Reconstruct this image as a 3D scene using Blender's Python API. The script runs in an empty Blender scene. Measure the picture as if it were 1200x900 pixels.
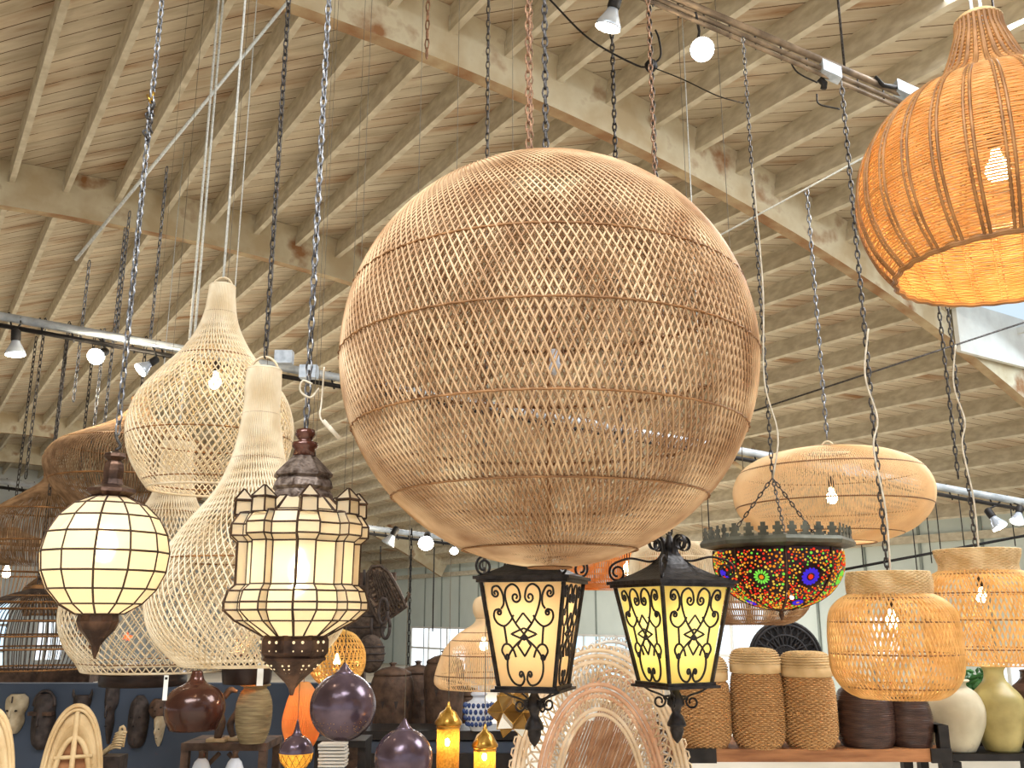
import bpy, math, random
import numpy as np
from mathutils import Vector
random.seed(7); rng=np.random.RandomState(5)
SC=bpy.context.scene; COL=SC.collection
PI=math.pi
# ------------------------------------------------------------------ camera, world, light
CAMZ=1.7; F=1100.0; PT=math.radians(13.9); SP,CP=math.sin(PT),math.cos(PT)
cam=bpy.data.cameras.new('camera'); cam.lens=33.0; cam.sensor_width=36.0; cam.clip_start=.05
co=bpy.data.objects.new('camera',cam); COL.objects.link(co)
co.location=(0,0,CAMZ); co.rotation_euler=(PI/2+PT,0,0); SC.camera=co
SC.view_settings.view_transform='Standard'; SC.view_settings.look='None'
SC.view_settings.exposure=0.06; SC.view_settings.gamma=1; SC.view_settings.use_curve_mapping=False
w=bpy.data.worlds.new('world'); SC.world=w; w.use_nodes=True
bg=w.node_tree.nodes['Background']; bg.inputs[0].default_value=(.92,.96,1,1); bg.inputs[1].default_value=1.05
AZ=math.radians(-33.0)
T=np.array([math.sin(AZ),math.cos(AZ),0]); S=np.array([math.cos(AZ),-math.sin(AZ),0])
def ST(s,t,z=0): return S*s+T*t+np.array([0,0,z])
def area(name,loc,size,sy,power,col,rot=(0,0,0)):
    l=bpy.data.lights.new(name,'AREA'); l.shape='RECTANGLE'; l.size=size; l.size_y=sy; l.energy=power; l.color=col
    o=bpy.data.objects.new(name,l); COL.objects.link(o); o.location=loc; o.rotation_euler=rot; return o
# unseen fill lights added under the roof to brighten the globe and hall
area('overhead_fill',ST(-1.5,-.5,6.4),6,4,1250,(.93,.97,1.0),(math.radians(-14),math.radians(-14),0))
area('overhead_fill',ST(7.5,1.5,6.2),4,3,620,(.95,.98,1.0),(0,math.radians(10),0))
area('overhead_fill',ST(9.5,15,4.9),6,3,1000,(.95,.98,1.0),(0,math.radians(15),0))
area('overhead_fill',ST(3.0,22,6.3),6,3,800,(.95,.98,1.0),(0,0,0))

area('overhead_fill',ST(12.5,5.0,5.05),2.0,2.2,50,(.72,.88,1.0),(0,math.radians(22),math.radians(33)))  # daylight coming in at the built skylight opening
# ------------------------------------------------------------------ helpers
def link(o): COL.objects.link(o); return o
def thing(name,label,cat,loc=(0,0,0),group=None):
    o=link(bpy.data.objects.new(name,None)); o.location=tuple(loc); o.empty_display_size=.1
    o['label']=label; o['category']=cat
    if group: o['group']=group
    return o
def tag(o,label,cat,group=None,kind=None):
    o['label']=label; o['category']=cat
    if group: o['group']=group
    if kind: o['kind']=kind
    return o
def mk(name,V,Fc,mat,parent=None,smooth=True,mi=None,uv=None):
    """V (n,3) WORLD coordinates; Fc list/array of faces"""
    V=np.asarray(V,dtype=np.float64)
    if parent is not None:
        if parent.get('_k') is None: off=np.array(wloc(parent))
        V=V-np.array(wloc(parent))
        org=(0,0,0)
    else:
        lo,hi=V.min(0),V.max(0); org=np.array([(lo[0]+hi[0])/2,(lo[1]+hi[1])/2,lo[2]]); V=V-org
    me=bpy.data.meshes.new(name)
    if isinstance(Fc,np.ndarray):
        k=Fc.shape[1]; nf=Fc.shape[0]
        me.vertices.add(len(V)); me.vertices.foreach_set('co',V.ravel())
        me.loops.add(nf*k); me.loops.foreach_set('vertex_index',Fc.ravel().astype(np.int32))
        me.polygons.add(nf); me.polygons.foreach_set('loop_start',np.arange(0,nf*k,k,dtype=np.int32))
        me.polygons.foreach_set('loop_total',np.full(nf,k,dtype=np.int32))
    else:
        me.from_pydata([tuple(v) for v in V],[],[tuple(f) for f in Fc])
    mats=mat if isinstance(mat,(list,tuple)) else [mat]
    for m in mats: me.materials.append(m)
    n=len(me.polygons)
    me.polygons.foreach_set('use_smooth',np.full(n,bool(smooth)))
    if mi is not None: me.polygons.foreach_set('material_index',np.asarray(mi,dtype=np.int32))
    me.update(calc_edges=True); me.validate()
    if uv is not None:
        l=me.uv_layers.new(name='uv'); idx=np.empty(len(me.loops),dtype=np.int32); me.loops.foreach_get('vertex_index',idx)
        l.data.foreach_set('uv',np.asarray(uv)[idx].ravel())
    o=link(bpy.data.objects.new(name,me)); o.location=tuple(org) if parent is None else (0,0,0)
    if parent is not None: o.parent=parent
    return o
def wloc(o):
    v=Vector((0,0,0))
    while o is not None: v+=o.location; o=o.parent
    return tuple(v)
class B:
    """mesh collector in world coordinates"""
    def __init__(s): s.V=[];s.F=[];s.n=0;s.M=[]
    def add(s,V,Fc,m=0):
        V=np.asarray(V,float); s.V.append(V)
        for f in Fc: s.F.append([int(i)+s.n for i in f]); s.M.append(m)
        s.n+=len(V); return s
    def box(s,c,h,X=(1,0,0),Y=(0,1,0),Z=(0,0,1),m=0,taper=(1,1)):
        c=np.array(c,float);X,Y,Z=[np.array(a,float) for a in (X,Y,Z)]
        P=[]
        for k in (-1,1):
            a,b=(1,1) if k<0 else taper
            for i,j in ((-1,-1),(1,-1),(1,1),(-1,1)): P.append(c+X*h[0]*i*a+Y*h[1]*j*b+Z*h[2]*k)
        return s.add(P,[(3,2,1,0),(4,5,6,7),(0,1,5,4),(1,2,6,5),(2,3,7,6),(3,0,4,7)],m)
    def tube(s,P,r,k=6,closed=False,m=0,cap=True,ell=None):
        P=np.asarray(P,float); n=len(P)
        if closed: Tn=np.roll(P,-1,0)-np.roll(P,1,0)
        else:
            Tn=np.gradient(P,axis=0)
        Tn/= (np.linalg.norm(Tn,axis=1,keepdims=True)+1e-12)
        r=np.broadcast_to(np.asarray(r,float),(n,))
        ref=np.array([0,0,1.]) if abs(Tn[:,2]).mean()<.8 else np.array([1.,0,0])
        N=np.cross(Tn[0],ref); N/=np.linalg.norm(N)+1e-12
        V=[]
        for i in range(n):
            N=N-Tn[i]*(N@Tn[i]); l=np.linalg.norm(N)
            if l<1e-6: N=np.cross(Tn[i],[.3,.5,.8]); l=np.linalg.norm(N)
            N=N/l; Bn=np.cross(Tn[i],N)
            for j in range(k):
                a=2*PI*j/k; V.append(P[i]+r[i]*(N*math.cos(a)+Bn*math.sin(a)))
        Fc=[]
        for i in range(n if closed else n-1):
            i2=(i+1)%n
            for j in range(k): Fc.append((i*k+j,i*k+(j+1)%k,i2*k+(j+1)%k,i2*k+j))
        if cap and not closed: Fc+= [tuple(range(k))[::-1],tuple((n-1)*k+j for j in range(k))]
        return s.add(V,Fc,m)
    def lathe(s,c,prof,k=32,m=0,cap=True,ph=0.0,sq=None):
        """prof [(r,z)] z absolute, c=(x,y)"""
        V=[]
        for r,z in prof:
            for j in range(k):
                a=2*PI*j/k+ph; V.append((c[0]+r*math.cos(a),c[1]+r*math.sin(a),z))
        n=len(prof); Fc=[]
        for i in range(n-1):
            for j in range(k): Fc.append((i*k+j,i*k+(j+1)%k,(i+1)*k+(j+1)%k,(i+1)*k+j))
        if cap:
            Fc+=[tuple(range(k))[::-1],tuple((n-1)*k+j for j in range(k))]
        return s.add(V,Fc,m)
    def ball(s,c,r,k=12,m=0,sc=(1,1,1)):
        V=[];n=k//2+1
        for i in range(1,n):
            p=PI*i/n
            for j in range(k):
                a=2*PI*j/k; V.append((c[0]+r*sc[0]*math.sin(p)*math.cos(a),c[1]+r*sc[1]*math.sin(p)*math.sin(a),c[2]+r*sc[2]*math.cos(p)))
        V+= [(c[0],c[1],c[2]+r*sc[2]),(c[0],c[1],c[2]-r*sc[2])]
        t=len(V)-2;Fc=[]
        for i in range(n-2):
            for j in range(k): Fc.append((i*k+j,(i+1)*k+j,(i+1)*k+(j+1)%k,i*k+(j+1)%k))
        for j in range(k): Fc.append((t,j,(j+1)%k)); Fc.append((t+1,(n-2)*k+(j+1)%k,(n-2)*k+j))
        return s.add(V,Fc,m)
    def build(s,name,mat,parent=None,smooth=True):
        return mk(name,np.concatenate(s.V),s.F,mat,parent,smooth,mi=s.M if isinstance(mat,(list,tuple)) else None)
def cr(pts,n):
    """Catmull-Rom through points, n samples (uniform by chord length)"""
    P=np.asarray(pts,float)
    Q=np.vstack([2*P[0]-P[1],P,2*P[-1]-P[-2]])
    out=[]
    for i in range(len(P)-1):
        p0,p1,p2,p3=Q[i:i+4]
        for u in np.linspace(0,1,16,endpoint=False):
            out.append(.5*((2*p1)+(-p0+p2)*u+(2*p0-5*p1+4*p2-p3)*u*u+(-p0+3*p1-3*p2+p3)*u**3))
    out.append(P[-1]); out=np.array(out)
    d=np.r_[0,np.cumsum(np.linalg.norm(np.diff(out,axis=0),axis=1))]; x=np.linspace(0,d[-1],n)
    return np.stack([np.interp(x,d,out[:,k]) for k in range(out.shape[1])],1)
def at(x,y,d):
    """point whose camera-axis depth is d metres in the direction of photograph pixel x,y"""
    a=(x-600)/F; v=(450-y)/F
    return np.array([a*d,(CP-v*SP)*d,CAMZ+(SP+v*CP)*d])
class Ax:
    """vertical axis of a hanging or standing thing: converts photo heights to real metres"""
    def __init__(s,x,y,d):
        s.p=at(x,y,d); s.X,s.Y=s.p[0],s.p[1]
    def z(s,y):
        k=(450-y)/F; return CAMZ+s.Y*(k*CP+SP)/(CP-k*SP)
    def m(s,y): return (s.Y*CP+(s.z(y)-CAMZ)*SP)/F     # metres per pixel there
    def prof(s,pp): return [(hw*s.m(y),s.z(y)) for hw,y in pp]
    def sprof(s,pp,n): return cr(s.prof(pp),n)
    def c(s): return (s.X,s.Y)
    def pt(s,y): return np.array([s.X,s.Y,s.z(y)])
R0=27.4
def vz(s,base): return CAMZ+base-R0+math.sqrt(R0**2-(s-2.3)**2)
def ceil_z(X,Y):
    s=X*S[0]+Y*S[1]; return vz(s,5.40)
# ------------------------------------------------------------------ materials
def new(name):
    m=bpy.data.materials.new(name); m.use_nodes=True; nt=m.node_tree; nt.nodes.clear()
    o=nt.nodes.new('ShaderNodeOutputMaterial'); return m,nt,o
def N(nt,t,**k):
    n=nt.nodes.new(t)
    for a,b in k.items():
        if a.startswith('i_'):
            key=a[2:]; key=int(key) if key.isdigit() else key.replace('_',' ')
            n.inputs[key].default_value=b
        else: setattr(n,a,b)
    return n
def c4(c): return (c[0],c[1],c[2],1)
def srgb(r,g,b):
    f=lambda v:(v/255/12.92) if v/255<=.04045 else ((v/255+.055)/1.055)**2.4
    return (f(r),f(g),f(b))
def mat(name,c1,c2=None,rough=.6,metal=0,scale=20,stretch=(1,1,1),transl=0,bump=0,detail=3,spec=.3,c3=None,tcol=None,bscale=None,lo=.35,hi=.65):
    m,nt,o=new(name); c2=c2 or tuple(v*.75 for v in c1)
    tc=N(nt,'ShaderNodeTexCoord'); mp=N(nt,'ShaderNodeMapping'); mp.inputs['Scale'].default_value=stretch
    nt.links.new(tc.outputs['Object'],mp.inputs[0])
    no=N(nt,'ShaderNodeTexNoise'); no.inputs['Scale'].default_value=scale; no.inputs['Detail'].default_value=detail
    nt.links.new(mp.outputs[0],no.inputs['Vector'])
    r=N(nt,'ShaderNodeValToRGB'); r.color_ramp.elements[0].position=lo; r.color_ramp.elements[1].position=hi
    r.color_ramp.elements[0].color=c4(c2); r.color_ramp.elements[1].color=c4(c1)
    if c3: e=r.color_ramp.elements.new(min(.98,hi+.12)); e.color=c4(c3)
    nt.links.new(no.outputs[0],r.inputs[0])
    p=N(nt,'ShaderNodeBsdfPrincipled'); p.inputs['Roughness'].default_value=rough; p.inputs['Metallic'].default_value=metal
    p.inputs['Specular IOR Level'].default_value=spec
    nt.links.new(r.outputs[0],p.inputs['Base Color']); out=p.outputs[0]
    if bump:
        no2=N(nt,'ShaderNodeTexNoise'); no2.inputs['Scale'].default_value=bscale or scale*2; nt.links.new(mp.outputs[0],no2.inputs['Vector'])
        b=N(nt,'ShaderNodeBump'); b.inputs['Strength'].default_value=bump; b.inputs['Distance'].default_value=.01
        nt.links.new(no2.outputs[0],b.inputs['Height']); nt.links.new(b.outputs[0],p.inputs['Normal'])
    if transl:
        t=N(nt,'ShaderNodeBsdfTranslucent')
        if tcol: t.inputs[0].default_value=c4(tcol)
        else: nt.links.new(r.outputs[0],t.inputs[0])
        mx=N(nt,'ShaderNodeMixShader'); mx.inputs[0].default_value=transl
        nt.links.new(out,mx.inputs[1]); nt.links.new(t.outputs[0],mx.inputs[2]); out=mx.outputs[0]
    nt.links.new(out,o.inputs[0]); return m
def emis(name,col,st):
    m,nt,o=new(name); e=N(nt,'ShaderNodeEmission'); e.inputs[0].default_value=c4(col); e.inputs[1].default_value=st
    nt.links.new(e.outputs[0],o.inputs[0]); return m
def deck_mat():
    m,nt,o=new('painted_deck_boards')
    uv=N(nt,'ShaderNodeUVMap'); sp=N(nt,'ShaderNodeSeparateXYZ'); nt.links.new(uv.outputs[0],sp.inputs[0])
    def ma(op,a,b=None):
        n=N(nt,'ShaderNodeMath',operation=op)
        for i,v in enumerate((a,b)):
            if v is None: continue
            if isinstance(v,(int,float)): n.inputs[i].default_value=v
            else: nt.links.new(v,n.inputs[i])
        return n.outputs[0]
    a,t=sp.outputs[0],sp.outputs[1]
    wv=ma('MULTIPLY',ma('ADD',ma('MULTIPLY',a,.78),ma('MULTIPLY',t,.626)),1/.155)   # across boards, laid on the diagonal
    al=ma('SUBTRACT',ma('MULTIPLY',a,.626),ma('MULTIPLY',t,.78))
    fr=ma('FRACT',wv); fl=ma('FLOOR',wv)
    gap0=ma('LESS_THAN',fr,.065)
    cb=N(nt,'ShaderNodeCombineXYZ'); nt.links.new(ma('MULTIPLY',al,.9),cb.inputs[0]); nt.links.new(ma('MULTIPLY',wv,1.0),cb.inputs[1]); 
    n1=N(nt,'ShaderNodeTexNoise',i_Scale=1.0,i_Detail=6.0,i_Roughness=.65); nt.links.new(cb.outputs[0],n1.inputs['Vector'])
    n2=N(nt,'ShaderNodeTexNoise',i_Scale=.55,i_Detail=5.0); nt.links.new(cb.outputs[0],n2.inputs['Vector'])
    wn=N(nt,'ShaderNodeTexWhiteNoise',noise_dimensions='1D'); nt.links.new(fl,wn.inputs['W'])
    cr1=N(nt,'ShaderNodeValToRGB'); cr1.color_ramp.elements[0].color=c4(srgb(188,172,146)); cr1.color_ramp.elements[1].color=c4(srgb(234,222,198))
    cr1.color_ramp.elements[0].position=.3;cr1.color_ramp.elements[1].position=.7
    nt.links.new(n1.outputs[0],cr1.inputs[0])
    gap=ma('MULTIPLY',gap0,ma('ADD',.35,ma('GREATER_THAN',n1.outputs[0],.47)))
    gap=ma('MINIMUM',gap,1.0)
    # bare wood where paint has flaked
    pe=ma('ADD',ma('MULTIPLY',n1.outputs[0],.6),ma('ADD',ma('MULTIPLY',n2.outputs[0],.5),ma('MULTIPLY',wn.outputs[0],.12)))
    mr=N(nt,'ShaderNodeMapRange'); mr.inputs[1].default_value=.60; mr.inputs[2].default_value=.80; nt.links.new(pe,mr.inputs[0])
    mx=N(nt,'ShaderNodeMix',data_type='RGBA'); nt.links.new(mr.outputs[0],mx.inputs[0]); nt.links.new(cr1.outputs[0],mx.inputs[6]); mx.inputs[7].default_value=c4(srgb(156,118,84))
    # board to board tone
    tn=N(nt,'ShaderNodeMix',data_type='RGBA',blend_type='MULTIPLY'); tn.inputs[0].default_value=1
    v=ma('ADD',ma('MULTIPLY',wn.outputs[0],.22),.85); cc=N(nt,'ShaderNodeCombineXYZ')
    for i in range(3): nt.links.new(v,cc.inputs[i])
    nt.links.new(mx.outputs[2],tn.inputs[6]); nt.links.new(cc.outputs[0],tn.inputs[7])
    g=N(nt,'ShaderNodeMix',data_type='RGBA'); nt.links.new(gap,g.inputs[0]); nt.links.new(tn.outputs[2],g.inputs[6]); g.inputs[7].default_value=c4(srgb(92,68,46))
    p=N(nt,'ShaderNodeBsdfPrincipled',i_Roughness=.8); p.inputs['Specular IOR Level'].default_value=.15
    nt.links.new(g.outputs[2],p.inputs['Base Color'])
    b=N(nt,'ShaderNodeBump',i_Strength=.5,i_Distance=.01); nt.links.new(ma('SUBTRACT',n1.outputs[0],gap),b.inputs['Height']); nt.links.new(b.outputs[0],p.inputs['Normal'])
    nt.links.new(p.outputs[0],o.inputs[0]); return m
M={}
M['deck']=deck_mat()
M['joist']=mat('weathered_joist_paint',srgb(216,206,184),srgb(192,180,156),.85,scale=6,stretch=(1,1,2),c3=srgb(220,212,190),bump=.4,spec=.1)
M['beam']=mat('flaking_beam_paint',srgb(218,208,182),srgb(198,180,148),.8,scale=2.2,c3=srgb(158,116,82),detail=8,bump=.4,spec=.1,lo=.38,hi=.57)
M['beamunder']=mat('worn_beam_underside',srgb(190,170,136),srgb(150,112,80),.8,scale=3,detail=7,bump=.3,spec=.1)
M['wall']=mat('pale_green_wall_paint',srgb(214,222,214),srgb(206,214,206),.8,scale=1.2,spec=.1)
M['wallw']=mat('white_wall_paint',srgb(222,224,220),srgb(208,212,210),.8,scale=1.2,spec=.1)
M['batten']=mat('wall_batten_paint',srgb(150,158,150),srgb(136,144,138),.8,scale=2)
M['floor']=mat('concrete_floor',srgb(216,204,186),srgb(196,184,164),.5,scale=1.5,detail=6)
M['navy']=mat('navy_partition_paint',srgb(74,84,100),srgb(60,70,86),.75,scale=1.5)
M['darkshelf']=mat('dark_steel',srgb(48,44,42),srgb(34,31,30),.5,scale=14,metal=.3)
M['pipe']=mat('galvanised_pipe',srgb(214,222,230),srgb(176,184,192),.4,metal=.35,scale=12)
M['rustpipe']=mat('brown_painted_rail',srgb(150,130,108),srgb(96,82,68),.6,metal=.2,scale=9,c3=srgb(190,180,165))
M['chain']=mat('galvanised_chain',srgb(150,152,156),srgb(84,84,88),.35,metal=.85,scale=60)
M['chaind']=mat('dark_chain',srgb(92,88,86),srgb(48,44,42),.45,metal=.7,scale=60)
M['chainr']=mat('rusty_chain',srgb(168,130,100),srgb(112,84,66),.6,metal=.5,scale=60)
M['cable']=mat('steel_cable',srgb(226,230,228),srgb(196,200,198),.4,metal=.1,scale=80)
M['cord']=mat('white_cord',srgb(210,200,180),srgb(180,168,148),.6,scale=40)
M['cordgrey']=mat('grey_cord',srgb(120,112,98),srgb(100,94,84),.6,scale=40)
M['black']=mat('black_wire',srgb(38,34,32),srgb(24,22,22),.6,scale=20)
M['rattan']=mat('natural_rattan',srgb(218,184,144),srgb(164,124,86),.5,scale=7,stretch=(1,1,1),transl=.08,spec=.4,c3=srgb(234,210,172))
M['rattanhoop']=mat('rattan_hoop',srgb(146,104,64),srgb(112,76,44),.55,scale=20)
M['pale']=mat('pale_rattan',srgb(250,236,208),srgb(228,206,168),.55,scale=9,transl=.2,spec=.3)
M['brownr']=mat('brown_reed',srgb(176,142,108),srgb(124,96,70),.7,scale=14,transl=.15,spec=.2)
M['wicker']=mat('honey_wicker',srgb(214,166,108),srgb(184,132,78),.45,scale=22,transl=.3,tcol=srgb(255,212,130),c3=srgb(230,190,138))
M['wickerd']=mat('wicker_stake',srgb(158,112,66),srgb(118,80,44),.5,scale=16)
M['donut']=mat('pale_willow',srgb(244,220,180),srgb(230,200,156),.6,scale=8,transl=.3,tcol=srgb(255,232,190))
M['basket']=mat('bamboo_weave',srgb(236,194,128),srgb(204,154,90),.45,scale=14,transl=.3,tcol=srgb(255,228,160),c3=srgb(246,212,150))
M['basketn']=mat('bamboo_collar',srgb(232,206,160),srgb(206,170,116),.55,scale=14,transl=.2)
M['jarwick']=mat('seagrass_weave',srgb(216,172,120),srgb(188,142,92),.7,scale=70,c3=srgb(222,180,130))
M['jarlid']=mat('palm_leaf_lid',srgb(222,194,148),srgb(190,156,108),.6,scale=8)
M['iron']=mat('wrought_iron',srgb(58,54,54),srgb(34,31,31),.42,metal=.6,scale=30,bump=.2)
M['bronze']=mat('aged_bronze',srgb(96,72,58),srgb(52,38,32),.4,metal=.7,scale=20,bump=.3,c3=srgb(130,100,80))
M['filig']=mat('antique_silver_filigree',srgb(142,128,118),srgb(72,58,50),.45,metal=.6,scale=50,bump=.25)
M['rimgrey']=mat('verdigris_grey_metal',srgb(104,104,92),srgb(70,70,62),.45,metal=.6,scale=12)
M['came']=mat('lead_came',srgb(84,62,46),srgb(52,38,30),.5,metal=.5,scale=30)
def milk_mat(name,base,tc_):
    m,nt,o=new(name)
    t_=N(nt,'ShaderNodeTexCoord'); no=N(nt,'ShaderNodeTexNoise',i_Scale=5.0); nt.links.new(t_.outputs['Object'],no.inputs['Vector'])
    rp=N(nt,'ShaderNodeValToRGB'); rp.color_ramp.elements[0].color=c4(tuple(v*.9 for v in base)); rp.color_ramp.elements[1].color=c4(base); nt.links.new(no.outputs[0],rp.inputs[0])
    p=N(nt,'ShaderNodeBsdfPrincipled',i_Roughness=.25); nt.links.new(rp.outputs[0],p.inputs['Base Color'])
    t=N(nt,'ShaderNodeBsdfTranslucent'); t.inputs[0].default_value=c4(tc_)
    r=N(nt,'ShaderNodeBsdfRefraction'); r.inputs['Color'].default_value=c4(tc_); r.inputs['Roughness'].default_value=.62; r.inputs['IOR'].default_value=1.12
    a=N(nt,'ShaderNodeMixShader'); a.inputs[0].default_value=.42; nt.links.new(t.outputs[0],a.inputs[1]); nt.links.new(r.outputs[0],a.inputs[2])
    b_=N(nt,'ShaderNodeMixShader'); b_.inputs[0].default_value=.6; nt.links.new(p.outputs[0],b_.inputs[1]); nt.links.new(a.outputs[0],b_.inputs[2])
    nt.links.new(b_.outputs[0],o.inputs[0]); return m
M['milk']=milk_mat('milk_glass_warm',srgb(242,228,198),srgb(252,234,198))
M['milky']=mat('milk_glass_yellow',srgb(244,228,150),srgb(236,214,120),.3,scale=5,transl=.75,tcol=srgb(255,232,150))
M['milkp']=mat('milk_glass_cream',srgb(244,222,184),srgb(238,214,174),.3,scale=5,transl=.7,tcol=srgb(250,216,160))
M['bulb']=emis('lit_bulb',(1,.82,.5),30)
M['bulbw']=emis('lit_bulb_white',(1,.9,.72),30)
M['bulbsmall']=emis('lit_bulb_far',(1,.8,.48),9)
M['red']=emis('red_star_light',(1,.1,.02),3.0)
M['winpane']=emis('daylit_pane',(.86,.94,1),1.6)
M['winpaneb']=emis('daylit_blue_pane',(.62,.85,1),1.5)
M['chrome']=mat('reflector_lamp_glass',srgb(214,224,236),srgb(180,190,206),.2,metal=.5,scale=5)
M['box']=mat('galvanised_box',srgb(206,216,228),srgb(170,182,196),.4,metal=.4,scale=20)
M['purple']=mat('patinated_copper',srgb(116,100,116),srgb(78,64,74),.2,metal=.55,scale=7,c3=srgb(142,128,146),spec=.6,detail=8)
M['redbrown']=mat('oxblood_glazed_metal',srgb(92,54,42),srgb(58,34,28),.18,metal=.35,scale=5,spec=.6)
M['drum']=mat('dark_bronze_metal',srgb(64,50,44),srgb(46,36,32),.35,metal=.5,scale=8)
M['orangein']=mat('lit_orange_lining',srgb(250,170,80),srgb(240,150,60),.5,scale=6,transl=.3)
M['brass']=mat('hammered_brass',srgb(206,166,84),srgb(150,112,44),.28,metal=.85,scale=24,bump=.4)
M['brassp']=mat('pierced_brass',srgb(200,158,74),srgb(104,74,30),.35,metal=.6,scale=110,bump=.4,transl=.35,tcol=srgb(255,190,80))
M['goldg']=mat('antique_gold_glass',srgb(176,140,82),srgb(120,88,44),.2,metal=.7,scale=5)
M['mirror']=mat('mirror_glass',srgb(226,226,222),srgb(200,200,196),.1,metal=.9,scale=5)
M['wood']=mat('oak_board',srgb(176,122,80),srgb(138,90,56),.55,scale=5,stretch=(1,1,8),detail=6,bump=.2)
M['darkwood']=mat('dark_carved_wood',srgb(96,74,60),srgb(62,47,38),.7,scale=16,bump=.5)
M['maskwood']=mat('smoked_mask_wood',srgb(74,64,60),srgb(46,40,38),.7,scale=18,bump=.4)
M['bone']=mat('bleached_mask_wood',srgb(206,190,160),srgb(160,142,112),.7,scale=12)
M['jarbrown']=mat('dark_brown_glaze',srgb(84,60,50),srgb(58,40,34),.35,scale=8,stretch=(1,1,6),bump=.3)
M['jarwhite']=mat('crackled_white_clay',srgb(206,198,172),srgb(176,164,138),.6,scale=5,c3=srgb(140,132,112),detail=7)
M['jargreen']=mat('olive_glazed_clay',srgb(196,180,120),srgb(150,136,84),.4,scale=5,c3=srgb(108,100,66),detail=7)
M['ribvase']=mat('ribbed_khaki_weave',srgb(158,142,106),srgb(122,106,78),.8,scale=10,stretch=(1,1,8))
M['darkbask']=mat('smoked_basket',srgb(92,78,68),srgb(58,48,42),.8,scale=30,bump=.5)
M['seed']=mat('patterned_seed_cane',srgb(142,122,104),srgb(76,62,54),.7,scale=60,lo=.45,hi=.55)
M['blackdisc']=mat('black_carved_lattice',srgb(56,54,56),srgb(36,35,38),.6,scale=20)
M['blueW']=mat('white_porcelain',srgb(226,232,240),srgb(206,214,228),.2,scale=6)
M['blueP']=mat('cobalt_brushwork',srgb(60,84,140),srgb(44,62,112),.25,scale=20)
M['tray']=mat('lit_yellow_cane',srgb(236,200,120),srgb(206,162,82),.5,scale=14,transl=.3,tcol=srgb(255,210,120))
M['peach']=mat('peach_wrapped_rattan',srgb(220,178,146),srgb(200,152,118),.6,scale=10)
M['white']=mat('white_lacquer',srgb(232,230,222),srgb(220,216,208),.5,scale=5)
M['tagm']=mat('price_card',srgb(236,236,232),srgb(226,226,222),.6,scale=5)
M['green']=mat('glossy_leaf',srgb(70,122,66),srgb(40,82,40),.35,scale=16)
M['coral']=mat('bleached_driftwood',srgb(206,184,144),srgb(160,134,96),.7,scale=16)
M['peacock']=mat('whitewashed_rattan',srgb(236,214,184),srgb(214,186,150),.55,scale=10,c3=srgb(246,232,208))
M['seat']=mat('brown_cane_weave',srgb(190,148,112),srgb(156,112,80),.6,scale=14)
M['orangeb']=mat('lit_orange_bamboo',srgb(236,172,100),srgb(216,144,76),.5,scale=8,stretch=(1,1,.2),transl=.4,tcol=srgb(255,190,110))

# ------------------------------------------------------------------ building blocks
def strands(prof,c,n,tw,rad,sign=1,ph=0,nrm=1,off=0.0):
    """n strands climbing the surface of revolution prof (M,2) with twist array tw (M,) ; returns V,F"""
    Mn=len(prof); r=prof[:,0]; z=prof[:,1]
    th=ph+2*PI*np.arange(n)[:,None]/n+sign*tw[None,:]
    dr=np.gradient(r); dz=np.gradient(z); L=np.hypot(dr,dz)+1e-12
    nr,nz=dz/L,-dr/L
    if nr.mean()<0: nr,nz=-nr,-nz
    ct,st=np.cos(th),np.sin(th)
    rr=r+off*nr; zz=z+off*nz
    C=np.stack([c[0]+rr*ct,c[1]+rr*st,np.broadcast_to(zz,th.shape)],-1)
    Tn=np.gradient(C,axis=1); Tn/=np.linalg.norm(Tn,axis=-1,keepdims=True)+1e-12
    Nn=np.stack([nr*ct,nr*st,np.broadcast_to(nz,th.shape)],-1)
    Bn=np.cross(Tn,Nn); Bn/=np.linalg.norm(Bn,axis=-1,keepdims=True)+1e-12
    V=np.stack([C+rad*Bn,C+rad*Nn*nrm,C-rad*Bn,C-rad*Nn*nrm],2)  # n,M,4,3
    V=V.reshape(-1,3)
    i=np.arange(n)[:,None,None]; j=np.arange(Mn-1)[None,:,None]; k=np.arange(4)[None,None,:]
    b=(i*Mn+j)*4
    Fq=np.stack([b+k,b+(k+1)%4,b+4+(k+1)%4,b+4+k],-1).reshape(-1,4)
    return V,Fq
def rings(rz,c,rad,seg=96,amp=0,k=0,vert=1.0,alt=True):
    """horizontal rings at [(r,z)...], each weaving in and out k/2 times"""
    rz=np.asarray(rz,float); n=len(rz); th=2*PI*np.arange(seg)/seg
    par=(np.arange(n)%2)*PI if alt else np.zeros(n)
    r=rz[:,0:1]+amp*np.cos(k*th[None,:]/2+par[:,None]); z=np.broadcast_to(rz[:,1:2],r.shape)
    ct,st=np.cos(th),np.sin(th)
    V=np.stack([np.stack([c[0]+(r+a)*ct,c[1]+(r+a)*st,z+b],-1) for a,b in ((rad,0),(0,rad*vert),(-rad,0),(0,-rad*vert))],2).reshape(-1,3)
    i=np.arange(n)[:,None,None]; j=np.arange(seg)[None,:,None]; q=np.arange(4)[None,None,:]
    b=(i*seg+j)*4; b2=(i*seg+(j+1)%seg)*4
    Fq=np.stack([b+q,b+(q+1)%4,b2+(q+1)%4,b2+q],-1).reshape(-1,4)
    return V,Fq
def comb(*vf):
    Vs=[];Fs=[];n=0
    for V,Fq in vf: Vs.append(V);Fs.append(Fq+n);n+=len(V)
    return np.concatenate(Vs),np.concatenate(Fs)
def atz(prof,z):
    """radius of profile at height z"""
    P=prof[np.argsort(prof[:,1])]; return float(np.interp(z,P[:,1],P[:,0]))
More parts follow.
